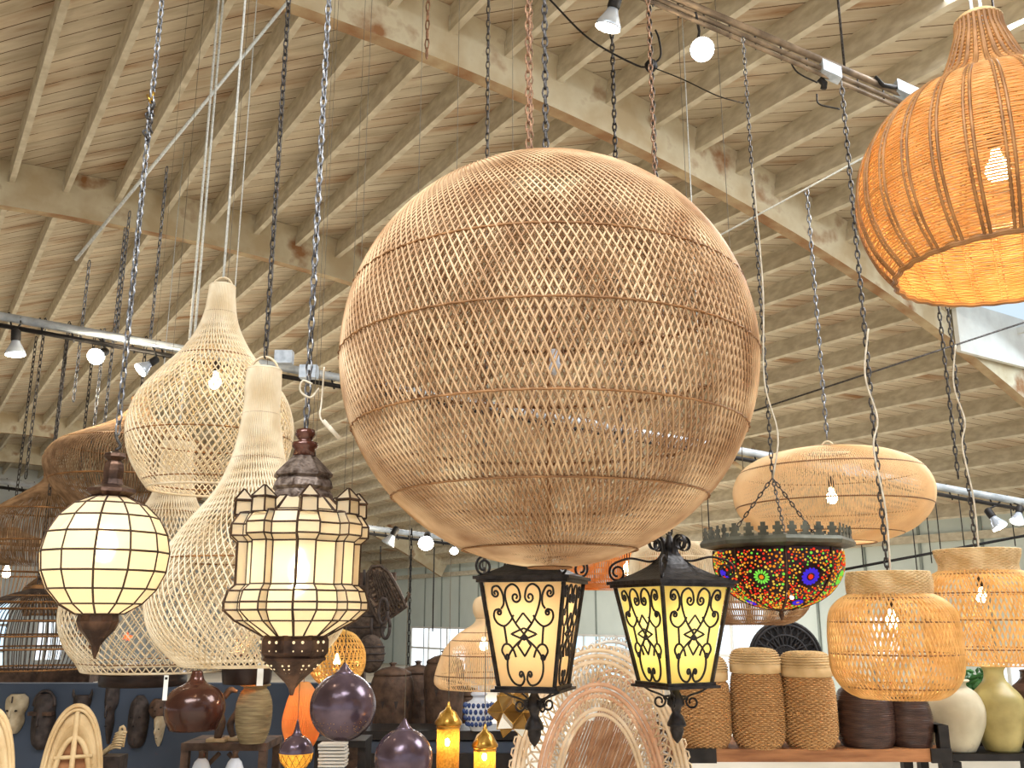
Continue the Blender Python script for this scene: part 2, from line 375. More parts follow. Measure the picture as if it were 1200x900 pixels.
def chain_vf(p0,p1,pitch=.032,wd=.011,wire=.0032,sag=0.0):
    p0=np.array(p0,float);p1=np.array(p1,float); L=np.linalg.norm(p1-p0); n=max(2,int(L/pitch))
    Z=(p1-p0)/L; X=np.cross(Z,[.3,1,.1]);X/=np.linalg.norm(X);Y=np.cross(Z,X)
    K=8;q=4; a=2*PI*np.arange(K)/K; h=pitch*.5+wire*1.6
    cx=wd*.62*np.cos(a); cz=np.sign(np.sin(a))*np.minimum(h,h*abs(np.sin(a))**.8)
    Vs=[]
    base=np.stack([np.stack([cx*(1+ s1*wire/(wd*.62)),np.full(K,s2*wire),cz*(1+s1*wire/h)],-1) for s1,s2 in ((1,0),(0,1),(-1,0),(0,-1))],1).reshape(-1,3) # K*4
    for i in range(n):
        ctr=p0+(p1-p0)*(i+.5)/n
        if sag: ctr=ctr+np.array([math.sin(i*.9)*sag,0,0])
        A,Bv=(X,Y) if i%2 else (Y,X)
        Vs.append(ctr+base[:,0:1]*A+base[:,1:2]*Bv+base[:,2:3]*Z)
    V=np.concatenate(Vs); j=np.arange(K)[None,:,None];k=np.arange(q)[None,None,:];i=np.arange(n)[:,None,None]
    b=(i*K+j)*4;b2=(i*K+(j+1)%K)*4
    return V,np.stack([b+k,b+(k+1)%4,b2+(k+1)%4,b2+k],-1).reshape(-1,4)
def chain(parent,p0,p1,m='chain',name='chain',pitch=.032,wd=.013,wire=.0034):
    V,Fq=chain_vf(p0,p1,pitch,wd,wire); return mk(name,V,Fq,M[m],parent)
def wire(parent,pts,r,m,name='cord',k=5,n=None):
    b=B(); P=np.array(pts,float)
    if n: P=cr(P,n)
    b.tube(P,r,k); return b.build(name,M[m],parent)
def light(parent,p,power,col=(1,.78,.48),rad=.03):
    l=bpy.data.lights.new('bulb_light','POINT'); l.energy=power; l.color=col; l.shadow_soft_size=rad
    o=link(bpy.data.objects.new('bulb_light',l)); o.parent=parent; o.location=Vector(tuple(p))-Vector(wloc(parent)); return o
def bulb(parent,p,r=.03,power=10,m='bulb',col=(1,.78,.48),socket=True):
    b=B(); pr=[(r*.35,p[2]+r*1.9),(r*.45,p[2]+r*1.2),(r*.85,p[2]+r*.6),(r,p[2]),(r*.8,p[2]-r*.65),(r*.35,p[2]-r*.95)]
    b.lathe((p[0],p[1]),pr,14); bo=b.build('bulb',M[m],parent)
    if socket:
        b=B(); b.lathe((p[0],p[1]),[(r*.5,p[2]+r*1.9),(r*.55,p[2]+r*2.2),(r*.55,p[2]+r*3.6),(r*.3,p[2]+r*3.9)],12); b.build('bulb_socket',M['drum'],parent)
    if power: light(parent,(p[0],p[1],p[2]-r*1.15),power,col,r*.6)
    return bo
def hang(ax,top_y,label,cat='pendant lamp',name='pendant_lamp',group=None):
    return thing(name,label,cat,(ax.X,ax.Y,ax.z(top_y)),group)
def to_ceiling(ax,y0,parent,kind='chain',m='chain',top=None,**k):
    p0=ax.pt(y0); p1=p0.copy(); p1[2]=ceil_z(ax.X,ax.Y)-.004 if top is None else ax.z(top)
    if kind=='chain': return chain(parent,p0,p1,m,**k)
    return wire(parent,[p0,p1],k.get('r',.003),m,'cord')

# ------------------------------------------------------------------ the hall
s_arr=np.concatenate([np.arange(-14,15.9,.15),[15.9]]); t_arr=np.concatenate([np.arange(-3,39.2,.5),[39.3]])
SKY=(10.85,13.7,3.0,6.5)   # skylight opening s0,s1,t0,t1
def arc(s): return R0*math.asin((s-2.3)/R0)
V=[];UV=[]
for s in s_arr:
    for t in t_arr: V.append(ST(s,t,vz(s,5.40))); UV.append((arc(s),t))
nt_=len(t_arr);Fc=[]
for i in range(len(s_arr)-1):
    for j in range(nt_-1):
        sm=(s_arr[i]+s_arr[i+1])/2; tm=(t_arr[j]+t_arr[j+1])/2
        if SKY[0]<sm<SKY[1] and SKY[2]<tm<SKY[3]: continue
        Fc.append((i*nt_+j,i*nt_+j+1,(i+1)*nt_+j+1,(i+1)*nt_+j))
ceiling=mk('ceiling',V,Fc,M['deck'],uv=UV); ceiling['kind']='structure'
mod=ceiling.modifiers.new('solid','SOLIDIFY'); mod.thickness=.03; mod.offset=-1
BT=[6.6,12.06,28.43,33.9]
# joists run the length of the hall, hung between the arched beams
k=0
js=np.arange(-6.0,15.6,.6)
for s in js:
    zt=vz(s,5.40); nz=np.array([0,0,1.]); tilt=(s-2.3)/R0; Zv=S*math.sin(tilt)+np.array([0,0,math.cos(tilt)]); Xv=S*math.cos(tilt)-np.array([0,0,math.sin(tilt)])
    t0=-3
    segs=[(-3,39.3)]
    if SKY[0]-.05<s<SKY[1]+.05: segs=[(-3,SKY[2]-.02),(SKY[3]+.02,39.3)]
    b=B()
    for a,e in segs: b.box(ST(s,(a+e)/2,zt-.142),(.032,(e-a)/2,.142),Xv,T,Zv)
    b.build('roof_joist',M['joist'],ceiling,False)
for t in BT:
    b=B(); ss=np.linspace(-8,15.85,60); P=[]
    for s in ss:
        tilt=(s-2.3)/R0; Zv=S*math.sin(tilt)+np.array([0,0,math.cos(tilt)])
        top=ST(s,t,vz(s,5.395)); dep=.58
        for dt in (-.07,.07):
            P.append(top+T*dt); P.append(top+T*dt-Zv*dep)
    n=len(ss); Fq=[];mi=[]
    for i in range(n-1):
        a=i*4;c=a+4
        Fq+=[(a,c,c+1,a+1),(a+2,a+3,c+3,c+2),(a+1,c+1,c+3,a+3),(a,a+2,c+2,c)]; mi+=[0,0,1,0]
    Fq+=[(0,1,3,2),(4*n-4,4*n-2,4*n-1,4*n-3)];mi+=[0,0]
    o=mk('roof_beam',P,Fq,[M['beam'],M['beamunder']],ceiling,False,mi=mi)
    # steel joist hangers on this beam
    if t<13:
        for s in js[6:]:
            b=B(); b.box(ST(s,t-.085,vz(s,5.40)-.2),(.042,.012,.08),S,T); b.build('joist_hanger',M['joist'],o,False)
# skylight lining, bars
sk=B(); s0,s1,t0,t1=SKY; s0=10.9;s1=13.65;t0,t1=3.0,6.45
zz=vz(12.4,5.35)
for (a,bb,c,d) in ((s0,s0,t0,t1),(s1,s1,t0,t1),(s0,s1,t0,t0),(s0,s1,t1,t1)):
    ctr=ST((a+bb)/2,(c+d)/2,(vz(a,5.35)+vz(bb,5.35))/2+.22)
    sk.box(ctr,((bb-a)/2+.03,(d-c)/2+.03,.42 if a!=bb else .27),S,T)
for q in (1,2,3): sk.box(ST(s0+(s1-s0)*q/4,(t0+t1)/2,vz(s0+(s1-s0)*q/4,5.35)+.25),(.03,(t1-t0)/2,.04),S,T)
so=sk.build('window_1',M['white'],None,False); so['kind']='structure'
pn=B(); pn.box(ST((s0+s1)/2,(t0+t1)/2,zz+.5),((s1-s0)/2,(t1-t0)/2,.01),S,T); pn.build('window_pane',emis('skylight_pane',(.70,.86,1),1.0),so,False)
# floor
b=B(); b.box(ST(1,12,-.05),(15.2,27.6,.05),S,T); o=b.build('floor',M['floor'],None,False); o['kind']='structure'
# side wall (right) with battens and windows; the far gable wall
def struct(b,name,m,parent=None):
    o=b.build(name,M[m],parent,False)
    if parent is None: o['kind']='structure'
    return o
WS=15.95; wtop=vz(WS-.05,5.35)
b=B(); b.box(ST(WS+.08,18,wtop/2),(.08,21.2,wtop/2),S,T); wr=struct(b,'wall_right','wall')
for t in np.arange(7,39,1.22):
    b=B(); b.box(ST(WS-.02,t,wtop/2),(.012,.025,wtop/2-.02),S,T); b.build('wall_batten',M['batten'],wr,False)
b=B(); b.box(ST(WS-.05,18,wtop-.35),(.05,21,.07),S,T); o=struct(b,'trim_1','joist')
b=B(); Pw=[];ss=np.linspace(-14,16,61)
for s in ss:
    Pw+= [ST(s,39.35,0),ST(s,39.35,vz(s,5.4))]
Fw=[(2*i,2*i+1,2*i+3,2*i+2) for i in range(60)]
wb=mk('wall_back',Pw,Fw,M['wallw'],None,False); wb['kind']='structure'
md=wb.modifiers.new('solid','SOLIDIFY'); md.thickness=.12; md.offset=0
# window placed on side wall by (t,z)
def side_window(i,t0,t1,z0,z1,nx,nz,pm='winpane'):
    b=B()
    for u in np.linspace(0,1,nx+1): b.box(ST(WS-.03,t0+(t1-t0)*u,(z0+z1)/2),(.035,.03,(z1-z0)/2+.03),S,T)
    for u in np.linspace(0,1,nz+1): b.box(ST(WS-.03,(t0+t1)/2,z0+(z1-z0)*u),(.035,abs(t1-t0)/2+.03,.03),S,T)
    o=struct(b,'window_%d'%i,'white')
    b=B(); b.box(ST(WS-.012,(t0+t1)/2,(z0+z1)/2),(.008,abs(t1-t0)/2,(z1-z0)/2),S,T); b.build('window_pane',M[pm],o,False)
def hit_side(x,y,s=WS):
    r=at(x,y,1)-np.array([0,0,CAMZ]); k=s/(r@S); return k*(r@T),CAMZ+k*r[2]
def win_px(i,x0,x1,y0,y1,nx,nz,pm='winpane'):
    ta,za=hit_side(x0,y0); tb,zb=hit_side(x1,y1); _,zc_=hit_side(x0,y1)
    side_window(i,ta,tb,min(zc_,za),max(za,zc_),nx,nz,pm)
win_px(2,484,548,735,782,3,2); win_px(3,575,632,800,826,3,2); win_px(4,668,745,744,790,4,2,'winpaneb'); win_px(5,820,905,705,830,2,2)
win_px(6,1020,1060,722,775,2,2); win_px(7,1160,1215,775,840,2,2)
# window on the far gable at the left
def gable_window(i,x0,x1,y0,y1,pm):
    def hg(x,y):
        r=at(x,y,1)-np.array([0,0,CAMZ]); k=39.2/(r@T); return k*(r@S),CAMZ+k*r[2]
    sa,za=hg(x0,y0); sb,_=hg(x1,y0); _,zb=hg(x0,y1); b=B()
    for u in np.linspace(0,1,4): b.box(ST(sa+(sb-sa)*u,39.22,(za+zb)/2),(.05,.04,abs(za-zb)/2),S,T)
    for u in np.linspace(0,1,4): b.box(ST((sa+sb)/2,39.22,zb+(za-zb)*u),(abs(sb-sa)/2,.04,.05),S,T)
    o=struct(b,'window_%d'%i,'white'); b=B(); b.box(ST((sa+sb)/2,39.25,(za+zb)/2),(abs(sb-sa)/2,.01,abs(za-zb)/2),S,T); b.build('window_pane',M[pm],o,False)
gable_window(8,-40,14,702,795,'winpaneb'); gable_window(9,44,78,728,775,'winpane')

# ------------------------------------------------------------------ pipes, rails, cables
def tubepx(name,label,cat,a,b_,r,m,group=None,parent=None,k=8):
    b=B(); b.tube([at(*a),at(*b_)],r,k); o=b.build(name,M[m],parent)
    if label: tag(o,label,cat,group)
    return o
rail=thing('lighting_rail','brown double conduit rail crossing the upper right under the roof','rail',at(900,60,5.4))
for dy,r in ((0,.02),(10,.014),(17,.012)):
    b=B(); b.tube([at(745,-22+dy,5.0),at(1235,186+dy,6.5)],r,8); b.build('conduit',M['rustpipe'],rail)
for u in np.linspace(.04,.96,16):
    p=at(745+490*u,-22+208*u+8,5.0+1.5*u); b=B(); b.tube([p+np.array([0,0,.05]),p-np.array([0,0,.07])],.006,5); b.build('rail_clip',M['black'],rail)
for u in (.1,.5,.9):
    p=at(745+490*u,-22+208*u,5.0+1.5*u); q=p.copy(); q[2]=ceil_z(*p[:2]); wire(rail,[p,q],.008,'chaind','hanger_rod')
for (x,y,w_) in ((973,84,.06),(1062,108,.075)):
    u=(x-745)/490; p=at(x,y,5.0+1.5*u-.12); b=B(); b.box(p,(w_,.04,.036),(1,.3,-.28),(0,1,0)); b.build('junction_box',M['box'],rail,False)
b=B(); b.tube([at(1025,90,5.75),at(1035,100,5.75),at(1050,102,5.8)],.014,6); b.build('cable_clamp',M['black'],rail); b=B(); b.tube([at(960,92,5.6),at(966,98,5.6),at(965,104,5.6)],.02,6); b.build('cable_clamp',M['black'],rail)
def pipe_run(label,a,b_,r,hang_at,d0,d1):
    root=thing('conduit_pipe',label,'pipe',(at(*a)+at(*b_))/2)
    A,Bp=at(*a),at(*b_); b=B(); b.tube([A,Bp],r,8); b.build('pipe',M['pipe'],root)
    b=B(); b.tube([A-np.array([0,0,r*2.1]),Bp-np.array([0,0,r*2.1])],r*.55,8); b.build('lower_rail',M['darkshelf'],root)
    for u in np.linspace(.01,.99,44): p=A+(Bp-A)*u; b=B(); b.tube([p+np.array([-.02,0,r*1.3]),p+np.array([.02,0,-r*3.1])],r*.22,4); b.build('cable_tie',M['black'],root)
    for u in hang_at:
        p=A+(Bp-A)*u; q=p.copy(); q[2]=ceil_z(*p[:2]); wire(root,[p,q],.005,'cable','hanger_rod',k=5)
    return root
pB=pipe_run('long galvanised conduit pipe running level behind the giant woven globe',(-40,363,6.2),(1240,596,7.9),.03,(.2,.62),0,0)
pC=pipe_run('farthest conduit pipe, seen below the globe\'s left side',(-30,560,9.6),(600,640,11),.03,(.3,.9),0,0)
for (x,y) in ((333,419),(362,436),(997,551)):
    b=B(); b.box(at(x,y,6.45 if x<900 else 7.5),(.06,.035,.045)); b.build('junction_box',M['box'],pB,False)
def cable(label,a,b_,r,m='cable'):
    o=tubepx('steel_cable',label,'cable',a,b_,r,m,k=5); return o
cable('taut steel cable slanting down across the upper left, below the roof joists',(88,305,7.0),(338,1,7.0),.013)
cable('taut steel cable rising from the globe towards the wicker bell lamp',(838,279,5.55),(1205,80,5.10),.006)
cable('thin dark steel cable under the right roof joists above the disc-shaped pendant',(870,486,9.5),(1200,378,8.5),.009,'chaind')
cable('long horizontal cable strung along the far right wall above the basket pendants',(970,671,12),(1205,627,12),.018,'black')
b=B(); b.tube(cr([at(640,-5,6.2),at(690,45,6.2),at(745,76,6.2),at(762,78,6.2)],30),.007,5); b.ball(at(763,77,6.2),.045,8)
b.tube(cr([at(762,78,6.2),at(774,66,6.2),at(772,45,6.2),at(768,35,6.2)],16),.007,5)
tag(b.build('electric_wire',M['black']),'black electric wire drooping to a knot left of the two spotlights','wire')
b=B(); b.tube(cr([at(762,78,6.2),at(800,93,6),at(840,112,5.6),at(871,121,5.0)],30),.004,5)
tag(b.build('electric_wire',M['black']),'thin black wire sagging from the dark knot to the coloured lantern\'s chain','wire')
b=B(); b.tube(cr([at(925,70,5.5),at(935,85,5.5),at(958,97,5.5)],16),.005,5); b.tube(cr([at(957,110,5.4),at(960,122,5.4),at(984,128,5.4)],16),.005,5)
tag(b.build('electric_wire',M['black']),'short looped black wire by the junction box on the brown rail','wire')

# ------------------------------------------------------------------ spotlights
def spot(x,y,d,ang,lit,label,px=15,power=0,attach=None,facing=None):
    """PAR reflector lamp: x,y is centre of its face; ang image-plane tilt of the axis from vertical (radians)"""
    p=at(x,y,d); sc=px*d/F
    root=thing('spotlight',label,'spotlight',p)
    ax=np.array([math.sin(ang),facing if facing else 0.0,math.cos(ang)]); ax/=np.linalg.norm(ax)   # from face to back
    X=np.cross(ax,[0,1,.01]); X/=np.linalg.norm(X); Y=np.cross(ax,X)
    def lat(pr,m,name,k=18):
        V=[];Fc=[]
        for r,h in pr:
            for j in range(k):
                a=2*PI*j/k; V.append(p+ax*h*sc+(X*math.cos(a)+Y*math.sin(a))*r*sc)
        for i in range(len(pr)-1):
            for j in range(k): Fc.append((i*k+j,i*k+(j+1)%k,(i+1)*k+(j+1)%k,(i+1)*k+j))
        Fc.append(tuple(range(k))[::-1]); Fc.append(tuple((len(pr)-1)*k+j for j in range(k)))
        return mk(name,V,Fc,M[m],root)
    lat([(1.0,.02),(1.05,.1),(1.0,.3),(.75,.8),(.5,1.3),(.42,1.6)],'chrome','reflector')
    lat([(.9,-.02),(.98,.0),(.98,.03)],'bulbw' if lit else 'chrome','lamp_face')
    lat([(.45,1.55),(.5,1.7),(.5,2.7),(.3,2.9)],'black','lamp_holder')
    q=p+ax*2.8*sc; 
    if attach is None: e=q.copy(); e[2]=q[2]+sc*1.6
    else: e=at(*attach)
    b=B(); b.tube([q,(q+e)/2+np.array([.3*sc,0,0]),e],.12*sc,5); b.build('bracket',M['black'],root)
    if power: light(root,p-ax*sc*.6,power,(1,.86,.62),.04)
    return root
spot(712,33,5.0,.28,True,'reflector spotlight with visible silver cone, above the globe','' and 0 or 15,8,attach=(733,-8,5.0),facing=-.25)
spot(823,58,5.1,.0,True,'bright spotlight facing the viewer, just right of the other upper spotlight',14,14,attach=(815,14,5.15),facing=1.6)
spot(18,416,6.2,-.1,True,'small reflector spotlight hanging at the far left end of the conduit',11,6,attach=(24,372,6.25))
spot(112,418,6.3,0,True,'glaring spotlight facing the viewer on the left conduit',10,20,attach=(112,392,6.4),facing=1.8)
spot(164,434,6.3,.7,True,'tilted reflector spotlight right of the glaring one on the left conduit',9,6,attach=(172,398,6.45),facing=.5)
spot(499,637,10.2,0,True,'round glowing spotlight under the lower left of the globe',9,30,attach=(499,624,10.6),facing=1.8)
spot(454,638,10.2,.5,False,'unlit spotlight on the farthest conduit, right of the Moroccan glass lantern',8,0,attach=(458,620,10.5))
spot(532,646,10.4,0,True,'faint distant spotlight half hidden by the globe\'s lower edge',5,0,attach=(531,630,10.8),facing=1.2)
spot(1172,618,7.6,-.35,True,'lit spotlight at the right end of the conduit above the basket pendants',9,10,attach=(1172,588,7.8),facing=.4)
spot(1192,612,7.6,.45,False,'unlit spotlight at the picture\'s right edge beside a lit one',8,0,attach=(1188,590,7.8),facing=.3)

# ------------------------------------------------------------------ giant woven globe
ax=Ax(642,421,2.77); c=ax.c(); zc0=ax.p[2]; R=.603
root=thing('globe_pendant','giant round rattan globe pendant of crossed canes, largest thing in view','pendant lamp',(c[0],c[1],zc0+R))
Mn=56
phi=np.linspace(math.radians(12),PI-.035,Mn)
pr=np.stack([R*np.sin(phi),zc0+R*np.cos(phi)],1)
dtw=.40+2.0*np.exp(-(phi-phi[0])/.4); tw=np.cumsum(dtw)*(phi[1]-phi[0])
tp=np.clip(np.sin(phi)*1.35,.22,1)[None,:,None]; tp[:,:Mn//2]=np.clip(tp[:,:Mn//2],.6,1)
V,Fq=comb(strands(pr,c,168,tw,.0029*tp,1,0,off=.001),strands(pr,c,168,tw,.0027*tp,-1,.01,off=-.002)); mk('woven_shell',V,Fq,M['rattan'],root)
# inner lining weave
pr2=np.stack([(R-.03)*np.sin(phi),zc0+(R-.03)*np.cos(phi)],1)
V,Fq=comb(strands(pr2,c,120,tw*1.1,.0017*tp,1,.3),strands(pr2,c,120,tw*1.1,.0017*tp,-1,.7)); mk('inner_weave',V,Fq,M['rattan'],root)
for ph_ in (1.257,1.588,1.948,2.316,2.73,3.05):
    V,Fq=comb(rings([(R*math.sin(ph_)-.004,zc0+R*math.cos(ph_))],c,.0042,128),rings([(R*math.sin(ph_)+.004,zc0+R*math.cos(ph_)-.004)],c,.0026,256,.0022,120)); mk('hoop',V,Fq,M['rattanhoop'],root)
V,Fq=comb(*[rings([(R*math.sin(phi[0])+.002,zc0+R*math.cos(phi[0])+q)],c,.005,64) for q in (-.006,.004)]); mk('top_rim',V,Fq,M['rattan'],root)
b=B(); b.lathe(c,[(.006,zc0-R-.004),(.035,zc0-R-.003),(.035,zc0-R+.006),(.006,zc0-R+.008)],20); b.build('bottom_disc',M['rattanhoop'],root)
b=B()
for a in (0,PI/2):
    v=np.array([math.cos(a),math.sin(a),0])*R*math.sin(phi[0]); q=np.array([c[0],c[1],zc0+R*math.cos(phi[0])]); b.tube([q-v,q+v],.004,6)
b.tube([(c[0],c[1],zc0-R+.01),(c[0],c[1],zc0+R*.97)],.006,6)
b.build('frame_wire',M['rattanhoop'],root)
for dx,m in ((-.042,'chainr'),(.012,'chaind')):
    p0=(c[0]+dx-.012,c[1],zc0+R*.985); chain(root,p0,(p0[0],p0[1],ceil_z(c[0],c[1])-.004),m,pitch=.03,wd=.014,wire=.0034)
b=B(); zb=zc0-.02
b.lathe((c[0]+.02,c[1]),[(.002,zb+.05),(.014,zb+.048),(.016,zb+.01),(.02,zb),(.018,zb-.02),(.003,zb-.028)],14); b.build('bulb_fitting',M['blueW'],root)

# ------------------------------------------------------------------ wicker bell lamp, upper right
ax=Ax(1146,26,2.45); c=ax.c()
root=hang(ax,26,'honey wicker bell lamp glowing orange inside, at the upper right corner')
pp=[(127,314),(146,285),(157,250),(158,222),(153,193),(142,168),(123,142),(98,122),(68,107),(48,90),(38,72),(30,52),(25,38),(24,26)]
P=ax.sprof(pp,120)
n=124
rz=P[np.linspace(0,119,n).astype(int)]
V,Fq=rings(rz,c,.0026,224,.0016,56,1.05); mk('woven_shade',V,Fq,M['wicker'],root)
tw=np.zeros(120)
V,Fq=comb(strands(P,c,28,tw,.0042,1,0,off=.002),strands(P,c,28,tw,.0042,1,.045,off=.002)); mk('stakes',V,Fq,M['wickerd'],root)
z0=ax.z(314); r0=127*ax.m(314)
vf=[]
for q in range(5): vf.append(rings([(r0+.004*math.cos(q*1.3),z0+.004*math.sin(q*1.3)-.004)],c,.004,200,.003,60))
V,Fq=comb(*vf); mk('braided_rim',V,Fq,M['wickerd'],root)
b=B(); 
for a in (-1,1): b.tube([ax.pt(26)+np.array([a*.012,0,-.05]),ax.pt(26)+np.array([a*.012,0,-.02]),(c[0]+a*.006,c[1],ceil_z(*c))],.004,6)
b.build('hanging_rods',M['pipe'],root)
V,Fq=rings([(24*ax.m(26),ax.z(26)+.002),(22*ax.m(26),ax.z(26)+.008)],c,.006,60); mk('top_rim',V,Fq,M['basketn'],root)
zb=ax.z(200); bulb(root,(c[0],c[1],zb),.03,19,'bulb',(1,.76,.38)); wire(root,[(c[0],c[1],zb+.1),(c[0],c[1],ax.z(30))],.004,'black','lamp_cord')

# ------------------------------------------------------------------ leaded glass helpers
def loft_glass(root,levels,gm,came_r,skip_top=True,name='glass_panels',mt='came',cname='came_frame'):
    """levels: list of (k,3) outlines"""
    L=np.array(levels); n,k,_=L.shape; V=L.reshape(-1,3); Fc=[]
    for i in range(n-1):
        for j in range(k): Fc.append((i*k+j,i*k+(j+1)%k,(i+1)*k+(j+1)%k,(i+1)*k+j))
    mk(name,V,Fc,M[gm],root,False)
    b=B()
    for i in range(n):
        b.tube(np.vstack([L[i],L[i][:1]]),came_r,4,cap=False)
    for j in range(k):
        b.tube(L[:,j],came_r,4)
    b.build(cname,M[mt],root,False)
# glass sphere lantern
ax=Ax(123,651,2.65); c=ax.c(); zc1=ax.p[2]; R=.172
root=hang(ax,545,'round milk-glass lantern in a leaded grid, at the lower left','lantern','sphere_lantern')
lev=[]
K=12
for ph_ in np.linspace(math.radians(17),math.radians(158),9):
    lev.append([(c[0]+R*math.sin(ph_)*math.cos(2*PI*j/K+.25),c[1]+R*math.sin(ph_)*math.sin(2*PI*j/K+.25),zc1+R*math.cos(ph_)) for j in range(K)])
loft_glass(root,lev,'milk',.0029)
b=B(); b.lathe(c,ax.prof([(2,528),(12,532),(13,536),(8,540),(11,545),(12,552),(11,562),(13,568),(28,574),(29,578),(22,582),(22,588),(24,590)]),8,cap=True); b.build('metal_cap',M['bronze'],root,False)
b=B(); b.lathe(c,ax.prof([(22,716),(23,722),(24,728),(20,738),(12,747),(5,757),(4,763),(1,772)]),12); b.build('metal_finial',M['bronze'],root,False)
b=B(); b.tube(cr([ax.pt(528),ax.pt(523)+np.array([.012,0,0]),ax.pt(514),ax.pt(506)+np.array([-.006,0,0])],14),.0045,6); b.build('hook',M['chaind'],root)
to_ceiling(ax,508,root,m='chain',pitch=.032,wd=.014,wire=.0035)
bulb(root,(c[0],c[1],zc1+.035),.028,1.5,'bulbw',(1,.84,.55))
# knot of chain with brass hook on that chain
kn=Ax(175,118,2.65)
b=B(); kp=ax.pt(118)
for q in range(7):
    a=q*1.9; b.tube(cr([kp+np.array([.010*math.sin(a),.008,-.03-.02*q]),kp+np.array([.014*math.cos(a),-.008,-.015-.02*q]),kp+np.array([-.01,.004,-.02*q])],8),.004,5)
b.build('chain_knot',M['chaind'],root)
b=B(); b.tube([kp+np.array([-.015,0,.02]),kp+np.array([.0,0,-.01])],.005,6); b.tube([kp+np.array([.004,0,.03]),kp],.005,6); b.build('brass_hook',M['brass'],root)

# ------------------------------------------------------------------ Moroccan castle lantern
ax=Ax(351,640,2.7); c=ax.c()
root=hang(ax,506,'milk-glass lantern shaped like a turreted castle, with carved metal crown','lantern','turret_lantern')
def outline(y,ri,ro,dl=9.5,dl2=8.0):
    m=ax.m(y); z=ax.z(y); P=[]
    for q in range(8):
        a0=-90+19+45*q   # facing camera = -90deg
        for da,r in ((-dl,ri),(-dl2,ro),(dl2,ro),(dl,ri)):
            a=math.radians(a0+da); P.append((c[0]+r*m*math.cos(a),c[1]+r*m*math.sin(a),z))
    return P
lev=[outline(y,a,b_,d1,d2) for y,a,b_,d1,d2 in [(584,34,34.5,9,8),(601,52,54,9,8),(604,60,70,9.5,8),(617,66,79,10,9),(630,66,79,10,9),(637,60,71,9.5,8),(686,60,71,9.5,8),(693,66,79,10,9),(706,68,83,10,9),(715,68,83,10,9),(727,60,70,9.5,8),(745,37,38,9,8)]]
loft_glass(root,lev,'milk',.0026)
for q in range(8):
    a=math.radians(-90+19+45*q); m=ax.m(600); v=np.array([math.cos(a),math.sin(a),0]); u=np.array([-v[1],v[0],0])
    ce=np.array([c[0],c[1],0])+v*66*m; h=9*m
    sq=lambda z,k:[ce+(u*i+v*j)*h*k+np.array([0,0,z]) for i,j in ((-1,-1),(1,-1),(1,1),(-1,1))]
    L=[sq(ax.z(606),1),sq(ax.z(590),.95),sq(ax.z(589),1.1),sq(ax.z(576),.06)]
    t_=root
    V=np.array(L).reshape(-1,3);Fc=[(i*4+j,i*4+(j+1)%4,i*4+4+(j+1)%4,i*4+4+j) for i in range(3) for j in range(4)]
    to=mk('turret',V,Fc,M['milk'],root,False)
    b=B()
    for i in range(3): b.tube(np.vstack([L[i],L[i][:1]]),.0028,4,cap=False)
    for j in range(4): b.tube([l[j] for l in L],.0028,4)
    b.build('turret_frame',M['came'],to,False)
b=B(); b.lathe(c,ax.prof([(3,502),(11,504),(12,510),(9,514),(8,518),(15,519),(15,524),(12,527),(14,535)]),16); b.build('top_cap',M['redbrown'],root)
b=B(); b.lathe(c,ax.prof([(12,533),(20,541),(31,552),(35,556),(35,559),(31,561),(34,565),(36,572),(33,576),(36,580),(37,586),(33,588)]),8,ph=math.radians(19+22.5)); b.build('metal_crown',M['filig'],root,False)
b=B(); b.lathe(c,ax.prof([(38,744),(41,750),(41,764),(37,769),(39,771),(38,774)]),8,ph=math.radians(19+22.5)); b.lathe(c,ax.prof([(37,773),(24,786),(9,800),(4,807),(2,815)]),8,ph=math.radians(19+22.5)); bo=b.build('pierced_base',M['bronze'],root,False)
# lit piercings of the base
b=B()
for q in range(8):
    a=math.radians(-90+19-22.5+45*q)
    for (yy,rr,sz,n_) in ((752,38.5,.0045,5),(762,38.0,.0028,5)):
        for kq in range(n_):
            aa=a+math.radians((kq-(n_-1)/2)*7.5); m=ax.m(yy); rad=rr*m*math.cos(math.radians(22.5))/math.cos(aa-a)+.0005+ .0026
            b.ball((c[0]+rad*math.cos(aa),c[1]+rad*math.sin(aa),ax.z(yy)),sz,6)
    for kq in range(4):
        yy=779+4*kq; m=ax.m(yy); rr=(32-5.2*kq)
        for sg in ((-1,1) if kq<3 else (0,)):
            aa=a+math.radians(sg*(7-kq)); rad=rr*m*.93+.001
            b.ball((c[0]+rad*math.cos(aa),c[1]+rad*math.sin(aa),ax.z(yy)),.003,6)
b.build('pierced_light',emis('lit_piercing',(1,.75,.42),1.3),bo)
to_ceiling(ax,502,root,m='chain',pitch=.034,wd=.015,wire=.0038)
p=ax.pt(668); bulb(root,(p[0],p[1],p[2]),.03,1.7,'bulbw',(1,.84,.55))

